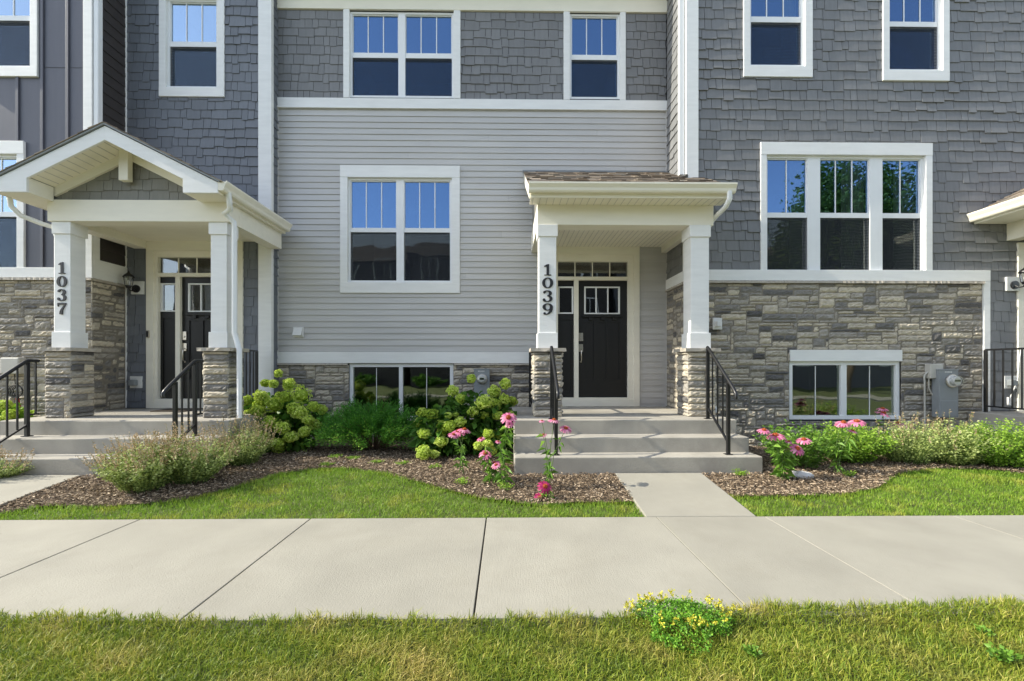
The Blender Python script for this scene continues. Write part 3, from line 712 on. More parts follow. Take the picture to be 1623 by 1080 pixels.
# ---- house of 1037
hl = thing('townhouse', ((XL1+XM0)/2, YL, .1), 'blue-grey shake townhouse section behind the 1037 porch', 'townhouse')
holes_l, outs_l = [], []
wI = addw(holes_l, outs_l, hl, YL, (254,-12,357,155), [(268,342)], 2,65,73,137, (2,), up='glass_pale', low='glass_pale', lab='double-hung window above the gabled porch')
T = to_front(YL)
dh = door(hl, YL, PX(286,YL), .655+17/94.06, 0, 'door casing behind the porch column'); holes_l.append(dh); outs_l.append(dh)
XC0, XC1 = PX(411,YL), PX(431.5,YL)
XCorner = XC1
m = MB(); backing(m, T, XL1, XC1-.02, -.1, TOP, holes_l); m.box(XC1-.17, XC1-.02, YL+.15, YM+.2, -.1, TOP); m.build('wall','shade_backing',hl)
m = MB(); shakes(m, T, XL1+.02, XC0, .66, TOP, outs_l); m.build('shake_siding','shake',hl)
m = MB(); shakes(m, to_side(XC1-.015, 1), YL+.03, YM, .1, TOP); m.build('return_shake_siding','shake',hl)
t = MB(); t.box(XC0, XC1+.004, YL-.035, YL, .30, TOP); t.box(XC1-.02, XC1+.004, YL, YL+.04, .30, TOP); t.build('corner_board','white',hl,.003)
t = MB(); t.box(XL1+.0, XL1+.022, YL-.03, YL, .66, TOP); t.build('corner_board','white',hl,.003)

# ---- far left house
hf = thing('townhouse', (-8, YF, .1), 'dark board-and-batten townhouse section at the left edge', 'townhouse')
holes_f, outs_f = [], []
wJ = addw(holes_f, outs_f, hf, YF, (-60,-150,62,123), [(-45,47)], -100,23,31,104, (2,), up='glass_pale', low='glass_pale', lab='upper window beside the battens')
wK = addw(holes_f, outs_f, hf, YF, (-80,225,41,430), [(-60,26)], 249,335,343,428, (2,), up='glass_pale', low='glass_pale', trims='tlr', lab='lower window beside the gabled porch')
T = to_front(YF); TS = to_side(XL1, 1)
zl = lambda v: PZ(90, v, YF)
zc1, zc0 = zl(425), zl(441)
XFc = XL1
m = MB(); backing(m, T, -13, XL1-.001, -.1, TOP, holes_f); m.box(XL1-.15, XL1-.001, YF+.15, YL+.2, -.1, TOP); m.build('wall','batten',hf)
m = MB()
for px in (29,68,108): m.box(PX(px,YF)-.02, PX(px,YF)+.02, YF-.022, YF-.0005, zc1, TOP) if px != 29 else m.box(PX(px,YF)-.02, PX(px,YF)+.02, YF-.022, YF-.0005, zl(225), zl(123))
m.box(PX(70,YF), PX(135,YF), YF-.006, YF-.0004, zl(107)-.006, zl(107))
m.build('batten','batten',hf,.003)
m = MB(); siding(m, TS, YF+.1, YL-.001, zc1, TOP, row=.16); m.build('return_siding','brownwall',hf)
t = MB(); t.box(PX(135,YF), XL1+.02, YF-.034, YF, zc1, TOP); t.box(XL1, XL1+.02, YF, YF+.10, zc1, TOP); t.build('corner_board','white',hf,.003)
t = MB(); t.box(-13, XL1+.026, YF-.038, YF, zc0, zc1); t.build('band_board','whiteh',hf,.003)
t = MB(); t.box(XL1, XL1+.024, YF+.001, YL-.03, zc0, zc1+.14); t.build('return_band_board','white',hf,.003)
dsp = MB(); dsp.box(XL1+.03, XL1+.10, YF-.02, YF+.06, 4.2, TOP); dsp.build('downspout','vinyl',hf,.008)
m = MB()
for r0_ in clip_rects(-9,XL1,.02,zc0-.04,[]): hexa_on(m, T, r0_[0],r0_[1],r0_[2],r0_[3], .007,.007)
m.build('mortar','mortar',hf)
m = MB(); stones(m, T, -9, XL1+.01, .02, zc0-.04, [], seed=21); m.build('stone_veneer','stone',hf)
m = MB()
for r0_ in clip_rects(YF+.0,YL-.03,.1,zc0-.04,[]): hexa_on(m, TS, r0_[0],r0_[1],r0_[2],r0_[3], .012,.012)
m.build('mortar','mortar',hf)
m = MB(); stones(m, TS, YF-.02, YL-.03, .1, zc0-.04, [], seed=22, relief=.03); m.build('return_stone_veneer','stone',hf)
m = MB(); caps(m, T, -9, XL1+.03, zc0-.042, zc0-.003, .055, 15); caps(m, TS, YF+.0, YL-.03, zc0-.042, zc0-.003, .05, 16); m.build('stone_cap','stonecap',hf)

# ============================================================ house numerals
def stroke(mb, pts, ws, d, k=0):
    """thick-thin stroke in a 0..1 x 0..1.5 cell"""
    n = len(pts); L, Rr = [], []
    for i in range(n):
        a = Vector(pts[max(i-1,0)]); b_ = Vector(pts[min(i+1,n-1)]); t = (b_-a).normalized(); nn = Vector((-t.y,t.x))*ws[i]/2
        L.append(Vector(pts[i])+nn); Rr.append(Vector(pts[i])-nn)
    return [(L[i],L[i+1],Rr[i+1],Rr[i]) for i in range(n-1)]
def arc(cx,cy,rx,ry,a0,a1,n,wf):
    P_, W_ = [], []
    for i in range(n+1):
        a = R(a0+(a1-a0)*i/n); P_.append((cx+rx*math.cos(a), cy+ry*math.sin(a))); W_.append(wf(a))
    return P_, W_
def numeral(ch):
    q, discs = [], []
    side = lambda a: .09+.19*abs(math.cos(a))**1.3
    if ch == '0': p, w = arc(.5,.75,.36,.66,0,360,36,side); q += stroke(None,p,w,0)
    if ch == '1':
        q += [tuple(Vector(v) for v in s_) for s_ in (((.39,.1),(.63,.1),(.63,1.5),(.39,1.44)),((.2,0),(.82,0),(.82,.1),(.2,.1)),((.39,1.44),(.18,1.24),(.18,1.14),(.39,1.2)))]
    if ch == '7':
        q += [tuple(Vector(v) for v in s_) for s_ in (((.08,1.24),(.92,1.24),(.92,1.48),(.08,1.48)),((.08,1.02),(.16,1.02),(.18,1.24),(.08,1.24)))]
        p = [(.84,1.26),(.66,.92),(.50,.6),(.44,.3),(.42,0)]; q += stroke(None,p,[.12,.16,.22,.28,.30],0)
    if ch == '3':
        p, w = arc(.46,1.12,.28,.34,150,-90,22,side); q += stroke(None,p,w,0)
        p, w = arc(.46,.40,.34,.38,90,-150,24,side); q += stroke(None,p,w,0)
        discs += [(.2,1.24,.11),(.17,.27,.12)]
    if ch == '9':
        p, w = arc(.5,1.05,.33,.42,0,360,30,side); q += stroke(None,p,w,0)
        p = [(.83,1.05),(.83,.75),(.76,.45),(.6,.2),(.4,.07),(.26,.09)]; q += stroke(None,p,[.26,.27,.26,.2,.12,.1],0)
        discs += [(.22,.2,.11)]
    return q, discs
def numbers(parent, txt, xc, ztop, Y, cell):
    z = ztop
    for ch in txt:
        h = cell[1]; w = cell[0]; z -= h
        q, ds = numeral(ch); m = MB()
        for i, s_ in enumerate(q):
            y = Y-.012-.0001*(i%5); m.prism([(xc+(v.x-.5)*w, y, z+v.y/1.5*h*.86) for v in s_], (0,.0125,0), .5)
        for (a,b_,r) in ds: m.disc((xc+(a-.5)*w, Y-.0127, z+b_/1.5*h*.86), r*w, .0127, 16, .5)
        m.build('numeral','num',parent)

# ============================================================ porches
def column(root, xc, Yf, w, zb, zt, px_w, num=None, zn=None, numcell=(.13,.27)):
    """pedestal of stone, tapered base collar, square shaft, capital; Yf front face of the pedestal"""
    pw = px_w
    s_ = MB(); x0, x1, y0, y1 = xc-pw/2, xc+pw/2, Yf, Yf+pw; zc = zb-.045
    q = .022
    s_.box(x0+q,x1-q,y0+q,y1-q,.655,zc,.3)
    stones(s_, to_front(y0+q), x0+.01,x1-.01,.655,zc, uw=.05, uh=.044, seed=int(abs(xc)*100)+1, relief=.032)
    stones(s_, to_side(x1-q,1), y0+.01,y1-.01,.655,zc, uw=.05, uh=.044, seed=int(abs(xc)*100)+2, relief=.032)
    stones(s_, to_side(x0+q,-1), y0+.01,y1-.01,.655,zc, uw=.05, uh=.044, seed=int(abs(xc)*100)+3, relief=.032)
    ped = s_.build('pedestal','stone',root)
    c = MB(); n = 7; e = .035
    vs = []
    for z in (zc, zb):
        for k in range(n): vs.append((x0-e+(pw+2*e)*k/n, y0-e+random.uniform(-.006,.006), z))
        for k in range(n): vs.append((x1+e+random.uniform(-.006,.006), y0-e+(pw+2*e)*k/n, z))
        for k in range(n): vs.append((x1+e-(pw+2*e)*k/n, y1+e, z))
        for k in range(n): vs.append((x0-e+random.uniform(-.006,.006), y1+e-(pw+2*e)*k/n, z))
    m_ = 4*n; c.add(vs, [tuple(range(m_-1,-1,-1)), tuple(range(m_,2*m_))]+[(k,(k+1)%m_,(k+1)%m_+m_,k+m_) for k in range(m_)])
    c.build('pedestal_cap','stonecap',root)
    yc = Yf+pw/2
    sh = MB(); h = w/2
    sh.box(xc-h,xc+h,yc-h,yc+h,zb+.20,zt-.15)
    o = sh.build('column','white',root,.004)
    b_ = MB(); k = .018; kk = .03
    b_.box(xc-h-k,xc+h+k,yc-h-k,yc+h+k,zb,zb+.21); b_.build('column_base','white',root,.004)
    b_ = MB(); b_.box(xc-h-k,xc+h+k,yc-h-k,yc+h+k,zt-.16,zt-.001); b_.build('column_capital','white',root,.004)
    if num: numbers(o, num, xc, zn, yc-h, numcell)
    return ped
# ---- 1039 porch (shed roof)
YB = 5.93; PWd = .40
pr = thing('entry_porch', (1.55, 5.9, .653), 'shed-roofed entry porch with columns and the numerals 1039', 'porch')
zcap = PZ(866,552,5.85)
zbt = PZ(990,357,YB); zbT = PZ(990,322,YB)     # beam bottom / top
xcl, xcr = PX(868,5.93), PX(1109,5.93)
SH = .235
column(pr, xcl, 5.85, SH, zcap, zbt, PWd, '1039', PZ(868,416,5.93), (.15,.178))
column(pr, xcr, 5.85, SH+.015, zcap, zbt, PWd)
ycb = 5.85+PWd/2
bx0, bx1 = PX(852,YB), PX(1131,YB)
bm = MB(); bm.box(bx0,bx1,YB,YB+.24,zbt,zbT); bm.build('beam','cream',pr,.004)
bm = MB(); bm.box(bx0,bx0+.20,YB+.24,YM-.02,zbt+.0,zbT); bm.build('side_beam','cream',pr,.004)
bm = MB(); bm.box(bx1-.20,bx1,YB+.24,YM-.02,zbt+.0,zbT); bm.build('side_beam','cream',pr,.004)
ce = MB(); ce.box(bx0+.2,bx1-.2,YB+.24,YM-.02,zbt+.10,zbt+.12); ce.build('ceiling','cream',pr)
ce = MB()
for k in range(30):
    x = bx0+.22+k*.073
    if x < bx1-.22: ce.box(x,x+.006,YB+.26,YM-.03,zbt+.096,zbt+.1005)
ce.build('ceiling_groove','beige_box',pr)
# eave: soffit, fascia, gutter, roof
ex0, ex1 = PX(838,5.6), PX(1166,5.6)
yfa = 5.68
zg1 = PZ(1000,289,5.56); zg0 = PZ(1000,303,5.56)
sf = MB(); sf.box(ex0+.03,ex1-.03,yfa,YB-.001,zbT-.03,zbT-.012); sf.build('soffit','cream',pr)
sf = MB()
for k in range(40):
    x = ex0+.06+k*.092
    if x < ex1-.06: sf.box(x,x+.006,yfa+.01,YB-.002,zbT-.0335,zbT-.029)
sf.build('soffit_groove','beige_box',pr)
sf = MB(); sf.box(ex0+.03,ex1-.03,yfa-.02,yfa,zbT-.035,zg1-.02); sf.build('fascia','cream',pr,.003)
def gutter(root, a, b_, z0, z1, along='x', out=-1):
    """K-style profile swept between two points"""
    prof = [(0,z1),(0,z0),(.06,z0),(.075,z0+.02),(.08,z0+.05),(.11,z1-.02),(.11,z1),(.098,z1),(.098,z1-.012),(.012,z1-.012)]
    g = MB()
    if along == 'x': g.prism([(a, b_[0]-p[0], p[1]) for p in prof], (b_[1],0,0))
    else: g.prism([(a+out*p[0], b_[0], p[1]) for p in prof], (0,b_[1],0))
    return g.build('gutter','cream',root,.002)
gutter(pr, ex0, (yfa-.021, ex1-ex0), zg0, zg1)
# roof plane from gutter to wall
zw = PZ(900,274,YM); y0r, z0r = yfa-.06, zg1-.015
sl_ = Vector((0, YM-.02-y0r, zw-z0r)); Ls = sl_.length; uy = sl_.normalized()
rd = MB(); rd.prism([(ex0+.01,y0r,z0r-.035),(ex0+.01,y0r,z0r-.005),(ex0+.01,YM-.02,zw-.005),(ex0+.01,YM-.02,zw-.035)], (ex1-ex0-.02,0,0)); rd.build('roof_deck','cream',pr)
rf = MB(); 
# right part of the roof stops at the front wall of the right house
split = XM1+.0
roofslope(rf, (ex0,y0r,z0r), (1,0,0), uy, ex1-ex0-.002, (YR-y0r)/uy.y-.02)
q0 = Vector((ex0,y0r,z0r))+uy*((YR-y0r)/uy.y-.02)
roofslope(rf, q0, (1,0,0), uy, min(split,ex1)-ex0-.03, Ls-((YR-y0r)/uy.y-.02))
rf.build('shingles','roof',pr)
fl = MB(); fl.box(ex0-.01,XM1-.03,YM-.028,YM-.018,zw-.02,zw+.03); fl.build('flashing','greymetal',pr)
# cheek gables: rake boards and shake infill
for sx, s_ in ((ex0+.012,-1),(bx1+.10,1)):
    rk = MB(); rk.prism([(sx,y0r+.06,z0r-.0),(sx,y0r+.06,z0r-.16),(sx,YM-.03,zw-.19),(sx,YM-.03,zw-.03)], (.025*-s_,0,0)); rk.build('rake_board','cream',pr,.002)
ck = MB(); ck.prism([(bx0+.02,YB+.02,zbT),(bx0+.02,YM-.02,zbT),(bx0+.02,YM-.02,zw-.06),(bx0+.02,YB+.02,zbT+.16)], (.12,0,0)); ck.build('gable_cheek','shake_porch',pr)
ck = MB(); ck.prism([(bx1-.14,YB+.02,zbT),(bx1-.14,YM-.02,zbT),(bx1-.14,YM-.02,zw-.06),(bx1-.14,YB+.02,zbT+.16)], (.12,0,0)); ck.build('gable_cheek','cream',pr)
# downspout
def spout(root, pts, r=.034, m='vinyl'):
    d = MB(); d.tube(pts, r, 8, flat=.8); return d.build('downspout', m, root)
xd = PX(1155,5.62); xs_ = xcr+.15
spout(pr, [(xd,5.60,zg0+.02),(xd,5.60,zg0-.08),(xd-.02,5.66,zg0-.16),(bx1+.05,5.94,zbt+.14),(xs_,6.12,zbt+.0),(xs_,6.14,zbt-.12),(xs_,6.14,zcap+.16),(xs_+.02,6.14,zcap+.1),(xs_+.13,6.14,zcap-.12),(xs_+.13,6.14,.8),(xs_+.16,6.1,.68)])

# ---- 1037 porch (gable roof) ; same builder used for the one at the right edge
def gable_porch(cx, half, label, YW, cols, num, full=True, off=0, spouts=True):
    root = thing('entry_porch', (cx, 5.9, .653), label, 'porch')
    yf = 5.50; YBm = 5.83
    ze = PZ(352,288,yf)                # outer roof edge height
    slope = .50; zp = ze+half*slope    # ridge height
    zb_ = PZ(352,306,yf)               # underside of the eave boxes
    zbt_, zbT_ = PZ(210,351,YBm), PZ(210,317,YBm)
    xl, xr = cx-half, cx+half
    for (xc, nm) in cols: column(root, xc, 5.79, .21, zcap, zbt_, .36, nm, PZ(88,413,5.87), (.13,.178))
    b0, b1 = cols[0][0]-.16, cols[-1][0]+.16
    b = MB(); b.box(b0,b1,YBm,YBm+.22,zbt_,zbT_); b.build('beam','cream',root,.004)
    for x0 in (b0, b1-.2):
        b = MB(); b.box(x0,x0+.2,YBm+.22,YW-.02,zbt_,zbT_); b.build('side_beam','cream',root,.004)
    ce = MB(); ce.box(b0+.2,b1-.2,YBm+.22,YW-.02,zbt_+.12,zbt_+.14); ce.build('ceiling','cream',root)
    # gable wall of shakes between beam and rake
    def inside(u, z): return z < zp-.16-abs(u-cx)*slope-.02
    g = MB(); g.prism([(cx-(half-.12),YBm+.06,zbT_),(cx+(half-.12),YBm+.06,zbT_),(cx,YBm+.06,zp-.10)], (0,.1,0)); 
    g.build('gable_wall','shade_backing',root)
    g = MB(); 
    zz = zbT_; 
    while zz < zp-.15:
        u = b0-.1+random.uniform(0,.1)
        while u < b1+.1:
            w = random.choice([.12,.15,.18,.22,.26]); a, c = u, u+w-.005
            top = min(zz+.17, zp-.12-max(abs(a-cx),abs(c-cx))*slope+.05)
            st = random.choice([0,.012,.025]) if zz > zbT_ else 0
            if top > zz+.01: hexa_on(g, to_front(YBm+.058), a, c, zz-st, top, .02, .006)
            u += w
        zz += .15
    g.build('gable_shakes','shake_porch',root)
    # inner rake trim on the gable wall, kingpost
    def rake(s_, x_in, x_out, y0, d, t0, t1):
        return [(cx+s_*x_in,y0,zp-t0-x_in*slope),(cx+s_*x_out,y0,zp-t0-x_out*slope),(cx+s_*x_out,y0,zp-t1-x_out*slope),(cx+s_*x_in,y0,zp-t1-x_in*slope)]
    g = MB()
    for s_ in (-1,1): g.prism(rake(s_,0,half-.42,YBm+.01,0,.15,.27), (0,.05,0))
    g.build('gable_trim','cream',root,.002)
    g = MB(); g.box(cx-.06,cx+.06,YBm-.07,YBm+.008,zp-.57,zp-.17); g.build('king_post','cream',root,.004)
    # front rake fascia with returns
    for s_ in (-1,1):
        g = MB()
        p = [(cx,zp-.01),(cx+s_*half,ze-.01),(cx+s_*half,zb_),(cx+s_*(half-.43),zb_),(cx+s_*(half-.43),zp-.185-(half-.43)*slope),(cx,zp-.185)]
        g.prism([(a,yf,z) for a,z in p], (0,.03,0)); g.build('rake_fascia','whiteh',root,.003)
        # soffit under the sloping overhang
        g = MB(); g.prism([(cx,yf+.03,zp-.16),(cx+s_*(half-.43),yf+.03,zp-.16-(half-.43)*slope),(cx+s_*(half-.43),yf+.03,zp-.14-(half-.43)*slope),(cx,yf+.03,zp-.14)], (0,YBm-yf-.02,0)); g.build('soffit','cream',root)
        g = MB()
        for k in range(12):
            xx = .05+k*.092
            if xx < half-.45: g.prism([(cx+s_*xx,yf+.04,zp-.1635-xx*slope),(cx+s_*(xx+.007),yf+.04,zp-.1635-(xx+.007)*slope),(cx+s_*(xx+.007),yf+.04,zp-.159-(xx+.007)*slope),(cx+s_*xx,yf+.04,zp-.159-xx*slope)], (0,YBm-yf-.05,0))
        g.build('soffit_groove','beige_box',root)
        # boxed eave running back to the wall
        g = MB(); xa, xb = sorted((cx+s_*(half-.43), cx+s_*(half-.03)))
        g.box(xa,xb,yf+.031,YBm,zb_+.002,zb_+.19); xa2, xb2 = sorted((b0 if s_<0 else b1, cx+s_*(half-.03)))
        if xb2-xa2>.02: g.box(xa2,xb2,YBm+.001,YW-.02,zb_+.004,zb_+.03)
        xo = cx+s_*half; xa3,xb3 = sorted((xo-s_*.025, xo)); g.box(xa3,xb3,yf+.031,YW-.02,zb_,ze-.005)
        g.build('boxed_eave','cream',root,.003)
        gutter(root, xo+s_*.001, (yf+.0, YW-.02-yf), ze-.11, ze+.012, 'y', s_)
        # roof deck and shingles
        g = MB(); g.prism([(cx,yf-.02,zp+.0),(xo+s_*.03,yf-.02,ze-.015),(xo+s_*.03,yf-.02,ze+.005),(cx,yf-.02,zp+.02)], (0,YW-.02-yf,0)); g.build('roof_deck','greymetal',root)
        g = MB(); roofslope(g, (xo+s_*.045,yf-.03,ze-.0), (0,1,0), (-s_*1,0,slope), YW-.02-yf+.01, (half+.045)*math.sqrt(1+slope**2)); g.build('shingles','roof',root)
    return root, ze, zbt_, zb_, b0, b1
pl, ze_, zbt_, zbx_, b0_, b1_ = gable_porch(-4.96, 1.385, 'gable-roofed entry porch with columns and the numerals 1037', YL, [(-5.84,'1037'),(-3.80,None)], None)
xo = -4.96+1.385+.06
spout(pl, [(xo-.005,5.62,ze_-.09),(xo-.005,5.64,ze_-.2),(xo-.02,5.68,ze_-.28),(xo-.17,5.80,zbt_+.10),(b1_+.05,5.85,zbt_+.0),(b1_+.05,5.86,zbt_-.1),(b1_+.05,5.86,zcap+.2),(b1_+.07,5.86,zcap+.13),(b1_+.13,5.83,zcap-.02),(b1_+.14,5.82,zcap-.12),(b1_+.14,5.82,.62),(b1_+.13,5.79,.53),(b1_+.08,5.72,.46)])
xo2 = -4.96-1.385-.06
spout(pl, [(xo2+.06,5.7,ze_-.09),(xo2+.06,5.72,ze_-.24),(xo2+.12,5.78,ze_-.34),(xo2+.25,5.88,ze_-.40),(xo2+.34,5.97,ze_-.43),(xo2+.36,6.0,ze_-.55),(xo2+.36,6.0,zcap)])
XP3 = PX(1524,YR)+.06
gable_porch(XP3+.11+1.34, 1.34, 'porch roof corner at the right edge of the photo above the wall lantern', YR, [(XP3+.11+1.34-1.03+.35,None),(XP3+.11+1.34+1.03,None)], None)

# ============================================================ railings
def railing(X, ytop, ztop0, label, ext=0., ybot=5.10, zbot=.297):
    root = thing('stair_railing', (X, ybot, zbot), label, 'railing', 'black metal stair railings')
    H = .90; H2 = .85
    pt, pb = (ytop, ztop0+H), (ybot, zbot+H2)
    sl = (pt[1]-pb[1])/(pt[0]-pb[0])
    w = .019
    for y, z0, h in ((ytop, ztop0, H), (ybot, zbot, H2)): ps = MB(); ps.box(X-w,X+w,y-w,y+w,z0,z0+h); ps.box(X-.04,X+.04,y-.04,y+.04,z0,z0+.008); ps.build('post','black',root,.003)
    hr_ = MB(); yb2 = ybot-.17
    pts = [(X,yb2+.0,pb[1]+sl*(yb2-ybot)-.05),(X,yb2-.01,pb[1]+sl*(yb2-ybot)+.0),(X,yb2+.02,pb[1]+sl*(yb2-ybot)+.03)]
    pts += [(X,y,pb[1]+.02+sl*(y-ybot)) for y in (yb2+.08,ybot,(ytop+ybot)/2,ytop-.03)]+[(X,ytop+.01,pt[1]+.02)]
    if ext: pts += [(X,ytop+ext,pt[1]+.02)]
    hr_.tube(pts,.021,8); hr_.build('handrail','black',root)
    br_ = MB(); lo = .13
    br_.prism([(X-.012,ybot,zbot+lo),(X-.012,ytop,ztop0+lo+.0),(X-.012,ytop,ztop0+lo+.025),(X-.012,ybot,zbot+lo+.025)], (.024,0,0)); br_.build('bottom_rail','black',root)
    nb = max(3, round((ytop-ybot)/.125)-0)
    bb = MB()
    for k in range(1,nb):
        y = ybot+(ytop-ybot)*k/nb; zlo = zbot+lo+(ztop0-zbot)*(y-ybot)/(ytop-ybot)+.02; bb.box(X-.0075,X+.0075,y-.0075,y+.0075,zlo,pb[1]+sl*(y-ybot)+.01)
    if ext: bb.box(X-.0075,X+.0075,ytop+ext-.04,ytop+ext-.025,ztop0+.27,pt[1]+.01); bb.box(X-.011,X+.011,ytop,ytop+ext,ztop0+.25,ztop0+.272)
    bb.build('balusters','black',root)
    return root
railing(2.60, 5.62, .655, 'black stair railing on the right of the 1039 steps')
railing(.585, 5.62, .655, 'black stair railing on the left of the 1039 steps, seen almost end on')
railing(-3.80, 5.42, .477, 'black stair railing on the right of the 1037 steps beside the downspout', .13)
railing(-5.82, 5.42, .477, 'black stair railing on the left of the 1037 steps at the photo edge', .13)
def guard(p0, p1, label, z0=.653, h=.92, n=7):
    root = thing('guard_railing', (p0[0], p0[1], z0), label, 'railing', 'black guard railings beside the landings')
    m = MB(); a, b = Vector((*p0,0)), Vector((*p1,0)); d = (b-a); L = d.length; u = d.normalized()
    for e in (a, b): m = MB(); m.box(e.x-.018,e.x+.018,e.y-.018,e.y+.018,z0,z0+h); m.build('post','black',root,.003)
    for z in (z0+.09, z0+h): m = MB(); m.tube([(a.x,a.y,z),(b.x,b.y,z)], .019 if z > z0+.5 else .014, 4); m.build('rail','black',root)
    m = MB()
    for k in range(1,n): q = a+d*k/n; m.box(q.x-.0075,q.x+.0075,q.y-.0075,q.y+.0075,z0+.09,z0+h-.01)
    m.build('balusters','black',root)
guard((-3.90,6.28),(-3.95,7.02),'black guard railing between the downspout and the white corner board')
guard((.40,6.30),(.40,7.30),'black guard railing behind the left 1039 pedestal')
guard((-6.06,6.27),(-6.06,6.50),'short black guard railing behind the left 1037 pedestal', n=2)
guard((7.10,6.40),(7.10,5.60),'black guard railing at the right edge of the photo')

# ============================================================ fittings
def lantern(x, z, Y, label, blockw=.20, side=-1):
    root = thing('wall_lantern', (x, Y, z-.1), label, 'lantern')
    b = MB(); b.box(x-.10,x+.10,Y-.045,Y-.012,z-.105,z+.105); b.build('mounting_block','plastic',root,.004)
    m = MB(); m.disc((x+side*.01,Y-.045,z-.02),.062,-.02); yc = Y-.17; xc = x+side*.03
    m.tube([(x+side*.01,Y-.06,z-.03),(x+side*.015,Y-.10,z-.065),(xc,Y-.15,z-.06),(xc,yc,z-.02)],.011,8); m.build('bracket','black',root)
    t = z+.0
    m = MB(); m.lathe((xc,yc,t),[(0,-.03),(.03,-.03),(.042,0),(.045,.01)],12); m.lathe((xc,yc,t+.15),[(.075,-.008),(.078,0),(.05,.035),(.018,.06),(.012,.085),(0,.09)],12)
    for k in range(4):
        a = k*math.pi/2+.785; m.tube([(xc+.042*math.cos(a),yc+.042*math.sin(a),t),(xc+.064*math.cos(a),yc+.064*math.sin(a),t+.145)],.005,4)
    m.build('lantern_cage','black',root)
    g = MB(); g.lathe((xc,yc,t),[(.036,.006),(.058,.144)],14); g.build('lantern_glass','meterglass',root)
    g = MB(); g.lathe((xc,yc,t),[(0,.02),(.012,.02),(.02,.06),(.014,.09),(0,.10)],10); g.build('bulb','plastic',root)
lantern(PX(221,YL),PZ(221,457,YL),YL,'small black wall lantern on a white block left of the 1037 door')
lantern(PX(1601,YR),PZ(1601,451,YR),YR,'small black wall lantern at the right edge of the photo',side=1)
def outlet(x, z, Y, label, w=.19, h=.19):
    root = thing('outlet_box', (x, Y, z-h/2), label, 'outlet box')
    b = MB(); b.box(x-w/2,x+w/2,Y-.035,Y-.005,z-h/2,z+h/2); b.build('mounting_plate','plastic',root,.004)
    b = MB(); b.box(x-w*.36,x+w*.2,Y-.10,Y-.034,z-h*.28,z+h*.22); b.build('cover','greymetal' if w > .15 else 'plastic',root,.012)
outlet(PX(218,YL),PZ(218,606,YL),YL,'white outlet plate with a grey cover low beside the 1037 door')
outlet(PX(1598,YR),PZ(1598,606,YR),YR,'white outlet box with plugged cable behind the right edge railing')
outlet(PX(1134.5,YR),PZ(1134,514,YR),YR-.03,'small white outlet box on stone beside the right 1039 column',.13,.17)
c = MB(); x, z = PX(1598,YR), PZ(1598,606,YR)
c.tube([(x,YR-.12,z+.02),(x+.04,YR-.10,z+.2),(x+.1,YR-.06,z+.35),(x+.14,YR-.05,z+.5)],.006,6); c.tube([(x-.03,YR-.12,z-.05),(x-.1,YR-.12,z-.2),(x-.13,YR-.13,z-.32),(x-.05,YR-.16,.665),(x+.1,YR-.2,.662),(x+.25,YR-.12,.662)],.006,6)
c.box(x-.15,x-.11,YR-.15,YR-.11,z-.34,z-.22); tag(c.build('power_cable','plastic'),'white power cable running from the outlet box at the right edge','cable')
b = MB(); x, z = PX(474,YM), PZ(474,527,YM); root = thing('vent_hood',(x,YM,z-.08),'small white vent hood on the lap siding left of the paired window','vent')
b.box(x-.085,x+.085,YM-.035,YM-.005,z-.085,z+.085); b.build('vent_plate','plastic',root,.004)
b = MB(); b.prism([(x-.07,YM-.035,z+.07),(x-.07,YM-.035,z-.06),(x-.07,YM-.10,z-.055)], (.14,0,0)); b.build('hood','plastic',root,.002)
b = MB(); x, z = PX(238,YL), PZ(238,530,YL); root = thing('doorbell',(x,YL,z-.06),'slim doorbell on the left casing of the 1037 door','doorbell')
b.box(x-.022,x+.022,YL-.06,YL-.036,z-.06,z+.06); b.build('doorbell_case','steel',root,.006)
b = MB(); b.box(x-.015,x+.015,YL-.064,YL-.06,z-.05,z+.045); b.build('doorbell_face','black',root,.002)
def meter(x0,x1,z0,z1,Y,label,mx,mz,r=.08):
    root = thing('electric_meter',((x0+x1)/2,Y,z0),label,'electric meter','electric meters')
    b = MB(); b.box(x0,x1,Y-.14,Y-.02,z0,z1); b.box(x0-.006,x1+.006,Y-.146,Y-.02,z1-.012,z1+.004); b.box(x0+.02,x1-.02,Y-.145,Y-.139,z0+.02,z0+(z1-z0)*.35); b.build('meter_cabinet','greymetal',root,.006)
    b = MB(); b.disc((mx,Y-.14,mz),r+.012,-.025,24); b.build('meter_ring','steel',root,.004)
    b = MB(); b.disc((mx,Y-.165,mz),r,-.012,24); b.disc((mx,Y-.177,mz),r*.72,-.055,24); b.build('meter_dial','plastic',root)
    b = MB(); b.box(mx-r*.5,mx+r*.5,Y-.235,Y-.2325,mz-.01,mz+.02); b.build('meter_display','black',root)
    b = MB(); b.disc((mx,Y-.178,mz),r*.9,-.075,24); b.build('meter_cover','meterglass',root,.01)
    b = MB(); xm = (x0+x1)/2
    for k in range(5): b.box(xm-.06+k*.022,xm-.045+k*.022,Y-.1425,Y-.1395,z1-.045,z1-.03)
    b.build('warning_text','plastic',root)
meter(PX(751,YM-.17),PX(776,YM-.17),PZ(765,650,YM-.17),PZ(765,585,YM-.17),YM-.03,'grey electric meter partly hidden behind the right hydrangea',PX(764,YM-.2),PZ(764,601,YM-.2),.07)
x0m, x1m = PX(1489,YR-.17),PX(1519,YR-.17)
meter(x0m,x1m,PZ(1500,662,YR-.17),PZ(1500,586,YR-.17),YR-.03,'tall grey electric meter cabinet on the stone wall at right',PX(1511,YR-.2),PZ(1511,604,YR-.2),.085)
root = thing('utility_box',(PX(1472,YR),YR,PZ(1472,601,YR)),'small beige utility box on the stone, left of the tall meter cabinet','utility box')
